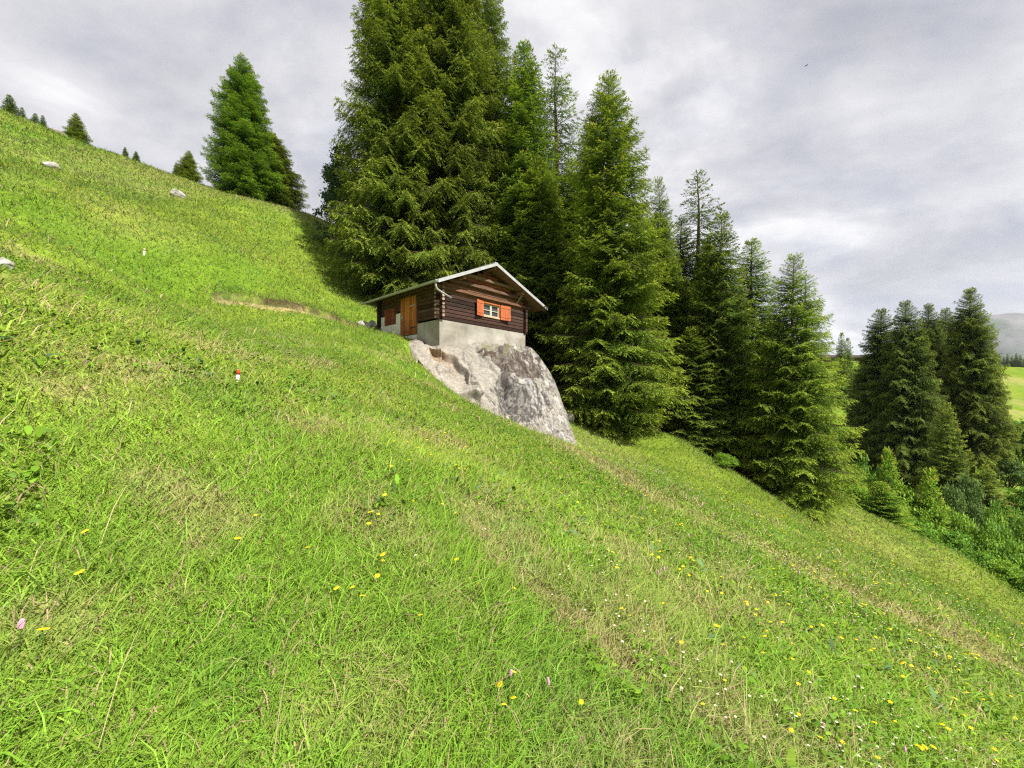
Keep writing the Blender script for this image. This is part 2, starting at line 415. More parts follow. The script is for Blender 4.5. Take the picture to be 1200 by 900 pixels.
c = c + (np.array([.062, .042, .031]) - c) * np.clip(brown * 1.1, 0, .95)[..., None]
lich = in_poly(px_ + wob2_, py_ + wob_, pD) * (.4 + .6 * spk)
c = c + (np.array([.052, .050, .047]) - c) * (lich * .9)[..., None]
spk2 = sstep(.54, .60, fbm(lx * .7, py_ * .45, 54, 4)) * sstep(575, 590, px_)
c = c + (np.array([.07, .065, .065]) - c) * (spk2 * .7)[..., None]
pale = sstep(.60, .72, fbm(lx * .3, py_ * .12, 59, 4)) * sstep(575, 600, lx + 600)
c = c + (np.array([.36, .35, .34]) - c) * (pale * .7)[..., None]
moss = sstep(.5, .7, fbm(px_ * .12, py_ * .12, 66, 3)) * np.exp(-((py_ - 408) / 12) ** 2) * sstep(540, 570, px_)
c = c + (np.array([.15, .15, .07]) - c) * (moss * .7)[..., None]
ii = np.arange(NU * NV).reshape(NU, NV)
fq = np.stack([ii[:-1, :-1], ii[1:, :-1], ii[1:, 1:], ii[:-1, 1:]], -1).reshape(-1, 4)
Vb = B.reshape(-1, 3); Cb = c.reshape(-1, 3)
# skirts: the foot runs into the ground, the top runs back under the hut, the left end dives below the turf
def skirt(edge, off, Vb, Cb):
    n0_ = len(Vb); e = Vb[edge]; Vn = e + np.array(off)
    f = np.stack([edge[:-1], edge[1:], n0_ + np.arange(1, len(edge)), n0_ + np.arange(len(edge) - 1)], -1)
    return np.r_[Vb, Vn], np.r_[Cb, Cb[edge]], f
fl = [fq]
for edge, off in ((ii[:, -1], (0, .8, -1.6)), (ii[:, 0], (-.9, 2.2, -.25)), (ii[0, :], (-.6, .8, -1.2)), (ii[-1, :], (-2.5, .5, -1.0))):
    Vb, Cb, f = skirt(edge, off, Vb, Cb); fl.append(f)
M_boulder = surf('boulder_stone', attr=True, noise=[(1.6, (.8, .79, .77), (1.15, 1.15, 1.15)), (9, (.66, .65, .64), (1.25, 1.24, 1.23)), (28, (.7, .7, .7), (1.22, 1.22, 1.22))], rough=.95, bump=.02, bump_scale=14, spec=.15)
link('boulder', mesh_np('boulder', Vb, [np.concatenate(fl)], Cb, True), M_boulder, label='huge pale grey boulder with dark lichen streaks carrying the log hut', cat='boulder')

# highest stone surface over each 8 cm cell, so that turf grows wherever it lies above the rock
_bx0, _by0, _bs = -7.0, 8.0, .08
_BZ = np.full((180, 220), -99.0)
np.maximum.at(_BZ, (np.clip(((B[..., 0] - _bx0) / _bs).astype(int), 0, 179).ravel(), np.clip(((B[..., 1] - _by0) / _bs).astype(int), 0, 219).ravel()), B[..., 2].ravel())
for _ in range(2):
    _T = _BZ.copy()
    for dx_ in (-1, 0, 1):
        for dy_ in (-1, 0, 1): _T = np.where(_BZ > -90, _BZ, np.maximum(_T, np.roll(np.roll(_BZ, dx_, 0), dy_, 1)))
    _BZ = _T
def rock_z(x, y):
    i = ((x - _bx0) / _bs).astype(int); j = ((y - _by0) / _bs).astype(int)
    ok = (i >= 0) & (i < 180) & (j >= 0) & (j < 220)
    return np.where(ok, _BZ[np.clip(i, 0, 179), np.clip(j, 0, 219)], -99.0)

# ------------------------------------------------------------------ grass
def sample_polar(n0, p, r0, r1, amax=64, rflat=2.0):
    """random ground points whose density is n0 per square metre up to rflat and falls as (rflat/r)^p beyond"""
    edges = np.geomspace(r0, r1, 80); xs = []; ys = []
    A = R(amax)
    for a, b in zip(edges[:-1], edges[1:]):
        m = (a + b) / 2
        n = rng.poisson(n0 * min(1, (rflat / m) ** p) * A * (b * b - a * a))
        r = np.sqrt(rng.uniform(a * a, b * b, n)); t = rng.uniform(-A, A, n)
        xs.append(r * np.sin(t)); ys.append(r * np.cos(t))
    return np.concatenate(xs), np.concatenate(ys)

HUTC = np.array([-.191 * 16, 16.0]); HUTG = np.array([math.cos(R(48)), math.sin(R(48))]); HUTL = np.array([-HUTG[1], HUTG[0]])
def hut_local(x, y):
    dx = x - HUTC[0]; dy = y - HUTC[1]
    return dx * HUTG[0] + dy * HUTG[1], dx * HUTL[0] + dy * HUTL[1]

def blades(x, y, z, h, w, col, seg, lean, droop_rnd=1.0):
    n = len(x)
    az = rng.uniform(0, 2 * math.pi, n)
    ld = np.stack([np.cos(az), np.sin(az)], -1) * (lean * h)[:, None]
    fa = rng.uniform(0, math.pi, n)
    side = np.stack([np.cos(fa), np.sin(fa), np.zeros(n)], -1) * (w / 2)[:, None]
    base = np.stack([x, y, z], -1)
    if seg == 1:
        tip = base + np.c_[ld, h]
        V = np.stack([base - side, base + side, tip], 1).reshape(-1, 3)
        i = np.arange(n)[:, None] * 3
        C = np.repeat(col, 3, 0); C.reshape(n, 3, 3)[:, :2] *= 1.0
        return V, [i + np.array([[0, 1, 2]])], C
    mid = base + np.c_[ld * .35, h * .58]
    tip = base + np.c_[ld, h * rng.uniform(.8, 1.0, n)]
    V = np.stack([base - side * .8, base + side * .8, mid - side, mid + side, tip], 1).reshape(-1, 3)
    i = np.arange(n)[:, None] * 5
    return V, [np.r_[i + np.array([[0, 1, 3, 2]])], i + np.array([[2, 3, 4]])], np.repeat(col, 5, 0)

def keep_meadow(x, y):
    u, v = hut_local(x, y)
    k = ~((u > -.05) & (u < 5.7) & (v > -.05) & (v < 5.0))
    k &= H(x, y) > rock_z(x, y) - .02
    dry, soil, fo, bank = masks(x, y)
    k &= rng.uniform(0, 1, len(x)) > np.clip(soil * .9 + fo * .8 + bank * .6, 0, 1)
    return k, dry

def grass_layer(name, n0, p, r0, r1, seg, rflat, label):
    x, y = sample_polar(n0, p, r0, r1, rflat=rflat)
    k, dry = keep_meadow(x, y); x = x[k]; y = y[k]; dry = dry[k]
    n = len(x); r = np.hypot(x, y)
    z = H(x, y) - .02
    hh = .5 + .9 * fbm(x * .8, y * .8, 71, 3)
    h = rng.gamma(6, 1 / 6, n) * .080 * hh * np.where(r > 10, 1 + .02 * (r - 10), 1) * (1 - .25 * dry)
    tall = rng.uniform(0, 1, n) < .05
    h = np.where(tall, h * 1.6, h)
    dc, sc_, tc_ = polyline_dist(x, y, CUT); dc = np.where(sc_ > 0, dc, -dc)
    h = h * (1 + 1.1 * np.exp(-((dc - .3) / .22) ** 2))          # longer tufts hang over the cut bank
    w = np.maximum(rng.uniform(.0024, .0062, n), (.0019 if seg == 2 else .0016) * r * rng.uniform(.6, 1.3, n))
    c = gcol(x, y)
    # each blade has a colour of its own round its patch's colour
    j = rng.uniform(0, 1, (n, 1))
    c = c * rng.lognormal(0, .2 if seg == 2 else .10, (n, 1)) * (1 + rng.normal(0, .05, (n, 3)))
    c = np.where(j < (.10 if seg == 2 else .05), c * .25 + C_YEL * .75 * rng.uniform(.8, 1.2, (n, 1)), c)
    c = np.where((j > .90) & (j < .955), C_DEEP * rng.uniform(.7, 1.3, (n, 1)), c)
    c = np.where(j > 1 - (.06 if seg == 2 else .035) - .25 * dry[:, None], C_DRY * rng.uniform(.7, 1.25, (n, 1)), c)
    c = np.clip(c, .005, .6)
    V, Fc, C = blades(x, y, z, h, w, c, seg, rng.uniform(.25, 1.7, n))
    link(name, mesh_np(name, V, Fc, C, False), M_grass, label=label, cat='grass', kind='stuff')
    return n

n1 = grass_layer('meadow_grass', 15000, 1.5, .5, 11, 2, 2.0, 'bright green meadow grass with dry straw patches in the foreground')
n2 = grass_layer('hillside_grass', 950, 1.5, 9.0, 75, 1, 10.0, 'sunlit yellow green grass covering the steep hillside')
print('blades', n1, n2)

# broad leaves, dry stalks
def leaf_quads(base, direc, up, L, W, col, cup=.25):
    """pointed leaves: base (n,3), unit direction, up vector; 8 vertices each"""
    n = len(base)
    side = np.cross(direc, up); side /= np.linalg.norm(side, axis=1)[:, None] + 1e-9
    nrm = np.cross(side, direc)
    L = L[:, None]; W = W[:, None]
    prof = [(0, .12), (.35, .5), (.72, .4), (1.0, 0.03)]
    bend = [0, .10, .06, -.12]
    pts = []
    for (t, w), b in zip(prof, bend):
        c = base + direc * L * t + nrm * L * b
        pts += [c - side * W * w + nrm * W * w * cup, c + side * W * w + nrm * W * w * cup]
    V = np.stack(pts, 1).reshape(-1, 3)
    i = np.arange(n)[:, None] * 8
    Fq = np.concatenate([i + np.array([[0, 1, 3, 2]]), i + np.array([[2, 3, 5, 4]]), i + np.array([[4, 5, 7, 6]])])
    return V, [Fq], np.repeat(col, 8, 0)

def herbs(name, label, n0, p, r1, Lr, Wk, cols, per, hz, patchy):
    x, y = sample_polar(n0, p, .6, r1)
    k, dry = keep_meadow(x, y); k &= dry < .6
    if patchy: k &= fbm(x * .7, y * .7, 55, 3) > patchy
    x = x[k]; y = y[k]; z = H(x, y)
    m = len(x)
    B = np.repeat(np.stack([x, y, z], -1), per, 0); n = len(B)
    az = rng.uniform(0, 2 * math.pi, n); el = rng.uniform(.05, 1.1, n)
    d = np.stack([np.cos(az) * np.cos(el), np.sin(az) * np.cos(el), np.sin(el)], -1)
    B = B + np.c_[rng.normal(0, .03, (n, 2)), rng.uniform(.0, 1, n) * hz]
    L = rng.uniform(*Lr, n); W = L * rng.uniform(*Wk, n)
    c = np.array(cols)[rng.integers(0, len(cols), n)] * rng.lognormal(0, .2, (n, 1))
    V, Fc, C = leaf_quads(B, d, np.tile([0, 0, 1.], (n, 1)), L, W, c)
    link(name, mesh_np(name, V, Fc, C, True), M_herb, label=label, cat='plants', kind='stuff')

GREENS = [(.11, .22, .018), (.14, .26, .022), (.18, .28, .03), (.12, .22, .04)]
herbs('meadow_clover', 'small round clover leaves growing among the meadow grass', 260, 1.5, 9, (.02, .045), (.6, .9), GREENS, 5, .10, .42)
herbs('meadow_herbs', 'broad pointed herb leaves standing in the foreground grass', 20, 1.2, 8, (.05, .12), (.28, .42), GREENS + [(.12, .2, .09)], 5, .08, .45)

x, y = sample_polar(150, 1.3, .6, 14); k, dry = keep_meadow(x, y); k &= rng.uniform(0, 1, len(x)) < .25 + dry
x = x[k]; y = y[k]; n = len(x)
az = rng.uniform(0, 2 * math.pi, n); el = rng.uniform(.05, 1.2, n); L = rng.uniform(.10, .28, n)
d = np.stack([np.cos(az) * np.cos(el), np.sin(az) * np.cos(el), np.sin(el)], -1)
base = np.stack([x, y, H(x, y) + rng.uniform(.01, .08, n)], -1)
w = np.maximum(.0028, .0012 * np.hypot(x, y))[:, None]
s = unit(np.cross(d, np.tile([0, .6, 1.], (n, 1)))) * w / 2
tip = base + d * L[:, None]
mid = (base + tip) / 2 + np.c_[np.zeros((n, 2)), .12 * L]
V = np.stack([base - s, base + s, mid - s, mid + s, tip - s * .5, tip + s * .5], 1).reshape(-1, 3)
i = np.arange(n)[:, None] * 6
c = np.array([.50, .41, .22]) * rng.uniform(.6, 1.15, (n, 1))
link('dry_stalks', mesh_np('dry_stalks', V, [np.r_[i + np.array([[0, 1, 3, 2]]), i + np.array([[2, 3, 5, 4]])]], np.repeat(c, 6, 0)), M_grass,
     label='thin dry straw stalks lying through the green meadow grass', cat='dry grass', kind='stuff')

# ------------------------------------------------------------------ flowers
def flower_mesh(rad, stem, petals, hub):
    V = []; Fq = []; C = []
    sc = np.array([.09, .17, .03])
    for k in range(3):
        a = k * 2.1
        for zz, oo in ((0, 0), (stem, .012)): V.append((math.cos(a) * .002 + oo, math.sin(a) * .002, zz)); C.append(sc)
    for k in range(3): j = (k + 1) % 3; Fq.append((2 * k, 2 * j, 2 * j + 1, 2 * k + 1))
    tri = []
    n = 14; c0 = len(V); V.append((.012, 0, stem + rad * .25)); C.append(np.array(hub))
    for k in range(n):
        a = 2 * math.pi * k / n; r_ = rad * (1 if k % 2 == 0 else .72)
        V.append((.012 + r_ * .5 * math.cos(a), r_ * .5 * math.sin(a), stem + rad * .32)); C.append(np.array(hub))
    for k in range(n):
        a = 2 * math.pi * k / n; r_ = rad * (1 if k % 2 == 0 else .72)
        V.append((.012 + r_ * math.cos(a), r_ * math.sin(a), stem + rad * .18)); C.append(np.array(petals))
    for k in range(n):
        j = (k + 1) % n
        tri.append((c0, c0 + 1 + k, c0 + 1 + j)); Fq.append((c0 + 1 + k, c0 + 1 + n + k, c0 + 1 + n + j, c0 + 1 + j))
    return np.array(V), np.array(Fq), np.array(tri), np.array(C)

def spike_mesh(stem, hl, rad, col):
    V = []; Fq = []; C = []
    prof = [(0, .002, (.09, .15, .03)), (stem, .002, (.1, .14, .05)), (stem + hl * .1, rad * .8, col), (stem + hl * .5, rad, col), (stem + hl * .85, rad * .7, col), (stem + hl, rad * .1, col)]
    for zz, r_, c in prof:
        for k in range(6):
            a = k * math.pi / 3 + zz * 9; V.append((r_ * math.cos(a) * (1 + .25 * (k % 2)), r_ * math.sin(a), zz)); C.append(c)
    for j in range(len(prof) - 1):
        for k in range(6): kk = (k + 1) % 6; Fq.append((j * 6 + k, j * 6 + kk, j * 6 + 6 + kk, j * 6 + 6 + k))
    return np.array(V), np.array(Fq), np.zeros((0, 3), int), np.array(C)

def scatter_template(tpl, pos, sc, rot, colmul=None):
    V, Fq, tri, C = tpl
    n = len(pos); cs, sn = np.cos(rot), np.sin(rot)
    W = np.empty((n, len(V), 3))
    W[..., 0] = (V[:, 0] * cs[:, None] - V[:, 1] * sn[:, None]); W[..., 1] = (V[:, 0] * sn[:, None] + V[:, 1] * cs[:, None]); W[..., 2] = V[:, 2]
    W = W * sc[:, None, None] + pos[:, None]
    off = (np.arange(n) * len(V))[:, None, None]
    f = [(Fq[None] + off).reshape(-1, 4)]
    if len(tri): f.append((tri[None] + off).reshape(-1, 3))
    return W.reshape(-1, 3), f, np.tile(C, (n, 1))

# photo positions of the yellow heads one can tell apart near the camera
yel = [(125, 646), (116, 688), (276, 652), (357, 660), (38, 780), (446, 669), (464, 671), (441, 688), (539, 673), (559, 701), (599, 707), (590, 822), (604, 832), (602, 846), (589, 866), (497, 747),
       (411, 738), (402, 709), (417, 711), (680, 837), (720, 681), (733, 733), (743, 737), (713, 662), (824, 851), (873, 720), (884, 722), (918, 748), (930, 760), (985, 758), (1000, 760), (1065, 788),
       (939, 851), (1112, 870), (1080, 892), (1144, 831), (1158, 831), (1040, 743), (1068, 757), (1092, 773), (1110, 781), (345, 595), (300, 618), (512, 602), (540, 612), (566, 600)]
pos = []
for px, py in yel: pos.append(ground_hit(px, py + 4))
x, y = sample_polar(28, 1.0, 2.6, 18, 56); k, dry = keep_meadow(x, y)
k &= (x > -.30 * y - .2) & (fbm(x * .5, y * .5, 33, 3) > .44); x = x[k]; y = y[k]
x2, y2 = sample_polar(20, .7, 4, 28, 56); k, _ = keep_meadow(x2, y2); k &= (x2 < -.2 * y2) & (fbm(x2 * .4, y2 * .4, 35, 3) > .47)
x = np.r_[x, x2[k]]; y = np.r_[y, y2[k]]
o_ = np.argsort(np.hypot(x, y)); x = x[o_]; y = y[o_]
zz = H(x, y)
allp = np.r_[np.array(pos), np.stack([x, y, zz], -1)]
YT = flower_mesh(.0155, .13, (.86, .70, .03), (.84, .60, .015))
ymesh = mesh_np('yellow_flower', YT[0], [YT[1], YT[2]], YT[3], False)
first = None
NIND = 280
YL = 'small yellow dandelion-like flower on a thin stem in the meadow grass'
for p_ in allp[:NIND]:
    if first is None:
        first = o = link('yellow_flower', ymesh, M_petal, label=YL, cat='flower', group='yellow flowers dotted over the near meadow')
    else:
        o = first.copy(); COL.objects.link(o)
    rd = math.hypot(p_[0], p_[1])
    s = random.uniform(.75, 1.2) * (1 + .05 * max(0, rd - 4))
    o.location = (p_[0], p_[1], p_[2] - .01 + (-.13 * s + .13) * .5); o.scale = (s, s, s * random.uniform(.8, 1.2)); o.rotation_euler = (random.uniform(-.35, .35), random.uniform(-.35, .35), random.uniform(0, 6.3))
rest = allp[NIND:]
if len(rest):
    rd = np.hypot(rest[:, 0], rest[:, 1])
    V, f, C = scatter_template(YT, rest, rng.uniform(.7, 1.1, len(rest)) * (1 + .05 * np.maximum(0, rd - 4)), rng.uniform(0, 6.3, len(rest)))
    link('distant_yellow_flowers', mesh_np('distant_yellow_flowers', V, f, C), M_petal, label='haze of small yellow flower heads scattered across the slope', cat='flowers', kind='stuff')
print('yellow', len(allp))
# white florets, countless
x, y = sample_polar(75, 1.0, 2.2, 15, 56); k, _ = keep_meadow(x, y); k &= (x > .05 * y) & (fbm(x * .6 + 9, y * .6, 37, 3) > .5); x = x[k]; y = y[k]
x2, y2 = sample_polar(3, 1.0, 2.2, 12, 56); k, _ = keep_meadow(x2, y2); x = np.r_[x, x2[k]]; y = np.r_[y, y2[k]]
WT = flower_mesh(.008, .14, (.72, .72, .62), (.66, .66, .42))
n = len(x); rd = np.hypot(x, y)
V, f, C = scatter_template(WT, np.stack([x, y, H(x, y)], -1), rng.uniform(.7, 1.3, n) * (1 + .06 * np.maximum(0, rd - 4)), rng.uniform(0, 6.3, n))
link('white_florets', mesh_np('white_florets', V, f, C), M_petal, label='countless tiny white florets sprinkled in the grass on the right', cat='flowers', kind='stuff')
# pink spikes
PT = spike_mesh(.12, .04, .009, (.62, .36, .50))
pmesh = mesh_np('pink_flower', PT[0], [PT[1]], PT[3], False)
pts = [(964, 870), (593, 811), (19, 771), (987, 728), (769, 683), (776, 680), (647, 827), (888, 664), (878, 660), (935, 679), (1010, 757), (1062, 898), (1002, 738)]
pp = [ground_hit(a, b + 6) for a, b in pts]
x, y = sample_polar(1.8, .7, 3, 13, 56); k, _ = keep_meadow(x, y); d, sd, t = polyline_dist(x, y, DRY); k &= (x > .1 * y) & (d < 2.2) 
for a, b in list(zip(x[k], y[k]))[:70]: pp.append(np.array([a, b, zat(a, b)]))
pf = None
for p_ in pp:
    if pf is None: pf = o = link('pink_flower', pmesh, M_petal, label='pale pink flower spike standing above the meadow grass', cat='flower', group='pink flower spikes in the right meadow')
    else: o = pf.copy(); COL.objects.link(o)
    s = random.uniform(.8, 1.25) * (1 + .03 * max(0, math.hypot(p_[0], p_[1]) - 4))
    o.location = p_; o.scale = (s, s, s); o.rotation_euler = (random.uniform(-.2, .2), random.uniform(-.2, .2), random.uniform(0, 6))

# ------------------------------------------------------------------ simple solids
class MB:
    """collects boxes, prisms and tubes into one mesh, with a colour per vertex"""
    def __init__(s): s.v = []; s.f = {}; s.c = []
    def add(s, V, faces, col=(1, 1, 1)):
        b = len(s.v)
        s.v += [tuple(p) for p in V]; s.c += [tuple(col)] * len(V)
        for f in faces: s.f.setdefault(len(f), []).append([b + i for i in f])
    def hexa(s, p, col=(1, 1, 1)):      # 8 corner points, bottom ring then top ring
        s.add(p, [(3, 2, 1, 0), (4, 5, 6, 7), (0, 1, 5, 4), (1, 2, 6, 5), (2, 3, 7, 6), (3, 0, 4, 7)], col)
    def box(s, x0, x1, y0, y1, z0, z1, col=(1, 1, 1)):
        s.hexa([(x0, y0, z0), (x1, y0, z0), (x1, y1, z0), (x0, y1, z0), (x0, y0, z1), (x1, y0, z1), (x1, y1, z1), (x0, y1, z1)], col)
    def beam(s, axis, a, b, u, w, hu, hw, col=(1, 1, 1), ch=.3):
        """eight-sided beam along axis 0 or 1; u: other horizontal centre, w: vertical centre, half sizes hu, hw"""
        ring = [(-1 + ch, -1), (1 - ch, -1), (1, -1 + ch), (1, 1 - ch), (1 - ch, 1), (-1 + ch, 1), (-1, 1 - ch), (-1, -1 + ch)]
        V = []
        for t in (a, b):
            for p, q_ in ring:
                V.append((t, u + p * hu, w + q_ * hw) if axis == 0 else (u + p * hu, t, w + q_ * hw))
        fs = [(k, (k + 1) % 8, 8 + (k + 1) % 8, 8 + k) for k in range(8)] + [tuple(range(7, -1, -1)), tuple(range(8, 16))]
        s.add(V, fs, col)
    def tube(s, pts, rad, n=8, col=(1, 1, 1), cap=True):
        pts = [np.array(p, float) for p in pts]
        rad = rad if isinstance(rad, (list, tuple)) else [rad] * len(pts)
        V = []
        for i, p in enumerate(pts):
            t = pts[min(i + 1, len(pts) - 1)] - pts[max(i - 1, 0)]; t /= np.linalg.norm(t) + 1e-9
            a = np.cross(t, (0, 0, 1)) if abs(t[2]) < .9 else np.cross(t, (1, 0, 0))
            a /= np.linalg.norm(a); b = np.cross(t, a)
            for k in range(n):
                an = 2 * math.pi * k / n; V.append(p + rad[i] * (a * math.cos(an) + b * math.sin(an)))
        fs = []
        for i in range(len(pts) - 1):
            for k in range(n): j = (k + 1) % n; fs.append((i * n + k, i * n + j, (i + 1) * n + j, (i + 1) * n + k))
        if cap: fs += [tuple(range(n)), tuple((len(pts) - 1) * n + k for k in range(n - 1, -1, -1))]
        s.add(V, fs, col)
    def build(s, name, mat, parent=None, smooth=False, **kw):
        me = mesh_np(name, np.array(s.v), [np.array(v) for v in s.f.values()], np.array(s.c), smooth)
        import bmesh
        bm = bmesh.new(); bm.from_mesh(me); bmesh.ops.recalc_face_normals(bm, faces=bm.faces); bm.to_mesh(me); bm.free()
        return link(name, me, mat, parent, **kw)

# ------------------------------------------------------------------ the hut
HZ = 1.90
hut = empty('mountain_hut', (HUTC[0], HUTC[1], HZ), R(48), 'small dark log hut with pale metal roof on a concrete base, perched on the boulder', 'hut')
W_, L_ = 5.62, 4.93
ZC = 1.08; ZC2 = 1.74                      # concrete top at the gable, and left of the door
RZ = 4.00; EZ = 2.53                       # roof top at ridge and eaves
RX = 2.80; EL, ER = .53, 1.12              # ridge position, eave overhangs
OF, OB = .62, .55
def roof_z(x): return RZ - (RZ - EZ) * ((RX - x) / (RX + EL) if x < RX else (x - RX) / (W_ - RX + ER))
T_ = .13                                   # roof build-up
DY0, DY1 = 1.66, 2.92                      # door along the left wall
DZ0, DZ1 = .62, 2.36
wy0, wy1, wz0, wz1 = 3.42, 4.38, 1.30, 2.04
m = MB()
m.box(0, W_, 0, .30, -1.3, ZC)
m.box(W_ - .3, W_, .30, L_, -1.3, ZC)
m.box(.30, W_ - .3, L_ - .3, L_, -1.3, ZC)
m.box(0, .30, .30, DY0, -1.3, ZC)
foundation = m.build('concrete_base', M_conc, hut)
m = MB()
m.box(-.012, .28, DY1, L_, -.6, wz0); m.box(-.012, .28, DY1, wy0, wz0, ZC2); m.box(-.012, .28, wy1, L_, wz0, ZC2); m.box(0, .28, DY0, DY1, -.6, DZ0)
m.build('whitewashed_base', M_white, hut)
def logcol(z, lower=True):
    if lower: c = np.array([.046, .030, .025]) * random.uniform(.5, 1.75); c[0] *= random.uniform(.95, 1.2)
    else:
        c = np.array(random.choice([(.21, .075, .032), (.17, .062, .03), (.11, .055, .035), (.15, .085, .055), (.19, .07, .032)])) * random.uniform(.8, 1.2)
    return c
LW = .075
gx0, gx1, gz0, gz1 = 2.55, 3.62, 1.62, 2.21        # gable window opening
m = MB(); z = ZC + .003; hgt = .168; k = 0
while z < RZ - T_ - .12:
    hh = hgt * random.uniform(.92, 1.08); zt = min(z + hh, RZ - T_ - .06)
    zm = (z + zt) / 2; ztop = zt
    lower = zm < 2.28
    xl, xr = -.16, W_ + .16
    lim = EZ - T_ - .04
    if ztop > lim:      # gable triangle: the log ends under the slopes
        xl = max(xl, RX - (RZ - T_ - .02 - ztop) / (RZ - EZ) * (RX + EL)); xr = min(xr, RX + (RZ - T_ - .02 - ztop) / (RZ - EZ) * (W_ - RX + ER))
        if xr - xl < .3: break
    hw = (zt - z) / 2 - .004; yc = .075 + random.uniform(-.012, .012)
    c = logcol(zm, lower)
    if gz0 - .02 < zm < gz1 + .02:
        m.beam(0, xl, gx0 - .06, yc, zm, LW, hw, c); m.beam(0, gx1 + .06, xr, yc, zm, LW, hw, logcol(zm, lower))
    else: m.beam(0, xl, xr, yc, zm, LW, hw, c)
    z = zt; k += 1
# weathered grey tie beams standing proud of the upper gable
for zb, c, x0, x1, oy in ((2.46, (.15, .085, .055), -.2, W_ + .22, -.03), (2.86, (.13, .085, .06), .45, W_ - .35, -.05), (3.26, (.20, .14, .09), 1.15, W_ - 1.0, -.06)):
    m.beam(0, x0, x1, oy, zb, .10, .075, c)
m.build('gable_wall', M_log, hut)
m = MB(); z = ZC + .085
while z < EZ - T_ + .25:
    c = logcol(z, True) * random.uniform(.9, 1.3)
    zt = z + .168
    top = min(zt, roof_z(.08) - T_ - .02)
    zm = (z + top) / 2
    if top - z > .05:
        hw = (top - z) / 2 - .004; xc = .075 + random.uniform(-.01, .01)
        m.beam(1, -.17, DY0 - .05, xc, zm, LW, hw, c)
        if zm > ZC2 + .06:
            if zm < wz1 + .02:
                m.beam(1, DY1 + .05, wy0 - .03, xc, zm, LW, hw, c); m.beam(1, wy1 + .03, L_ + .15, xc, zm, LW, hw, c)
            else: m.beam(1, DY1 + .05, L_ + .15, xc, zm, LW, hw, c)
    z = zt
m.beam(1, -.2, L_ + .2, .08, roof_z(.08) - T_ - .085, .085, .075, (.12, .075, .05))
m.build('eaves_wall', M_log, hut)
m = MB()
for kk in range(9):
    z0 = ZC + .085 + kk * .168
    m.beam(1, -.17, L_ + .16, W_ - .08, z0 + .084, LW, .08, logcol(z0))
    m.beam(0, -.16, W_ + .16, L_ - .075, z0, LW, .08, logcol(z0))
m.build('rear_wall', M_log, hut)
# pale sawn log ends at the corner
m = MB()
for kk in range(8):
    zz_ = ZC + .17 + kk * .168
    m.tube([(.075, -.165, zz_), (.075, -.185, zz_)], .062, 8, np.array((.40, .31, .22)) * random.uniform(.55, 1.2))
    m.tube([(-.155, .075, zz_ - .085), (-.180, .075, zz_ - .085)], .058, 8, np.array((.36, .27, .19)) * random.uniform(.5, 1.2))
m.build('log_end', M_board, hut)
# roof
m = MB()
y0, y1 = -OF, L_ + OB
for xa, xb in ((-EL, RX), (RX, W_ + ER)):
    za, zb = roof_z(xa), roof_z(xb)
    m.hexa([(xa, y0, za - .035), (xb, y0, zb - .035), (xb, y1, zb - .035), (xa, y1, za - .035), (xa, y0, za), (xb, y0, zb), (xb, y1, zb), (xa, y1, za)])
    n = int((y1 - y0) / .42)
    for i in range(1, n + 1):   # standing seams
        ys = y0 + i * .42
        m.hexa([(xa, ys, za + .002), (xb, ys, zb + .002), (xb, ys + .022, zb + .002), (xa, ys + .022, za + .002), (xa, ys, za + .03), (xb, ys, zb + .03), (xb, ys + .022, zb + .03), (xa, ys + .022, za + .03)])
m.box(RX - .1, RX + .1, y0 - .01, y1 + .01, RZ - .012, RZ + .03)
roof = m.build('roof', M_metal, hut)
m = MB()
for xa, xb in ((-EL + .02, RX), (RX, W_ + ER - .02)):
    za, zb = roof_z(xa) - .038, roof_z(xb) - .038
    m.hexa([(xa, y0 + .03, za - .07), (xb, y0 + .03, zb - .07), (xb, y1 - .03, zb - .07), (xa, y1 - .03, za - .07), (xa, y0 + .03, za), (xb, y0 + .03, zb), (xb, y1 - .03, zb), (xa, y1 - .03, za)])
m.build('soffit', M_soffit, roof)
for xa, xb in ((-EL - .01, RX), (RX, W_ + ER + .01)):
    m = MB(); za, zb = roof_z(xa) + .018, roof_z(xb) + .018; t = .145
    m.hexa([(xa, y0 - .035, za - t), (xb, y0 - .035, zb - t), (xb, y0 - .002, zb - t), (xa, y0 - .002, za - t), (xa, y0 - .035, za), (xb, y0 - .035, zb), (xb, y0 - .002, zb), (xa, y0 - .002, za)])
    m.build('verge_board', M_metal, roof)
# purlins under the overhang
for xp in (.95, RX, W_ - .75):
    m = MB(); zt_ = roof_z(xp) - .118
    m.beam(1, -OF + .10, .3, xp, zt_ - .085, .075, .08, (.20, .125, .075)); m.build('purlin', M_log, hut)
# struts
for xp in (W_ - .78,):
    m = MB(); zt_ = roof_z(xp) - .30
    m.tube([(xp, -.06, zt_ - .42), (xp, -OF + .18, zt_ - .02)], .045, 6, (.24, .19, .15)); m.build('brace', M_log, hut)
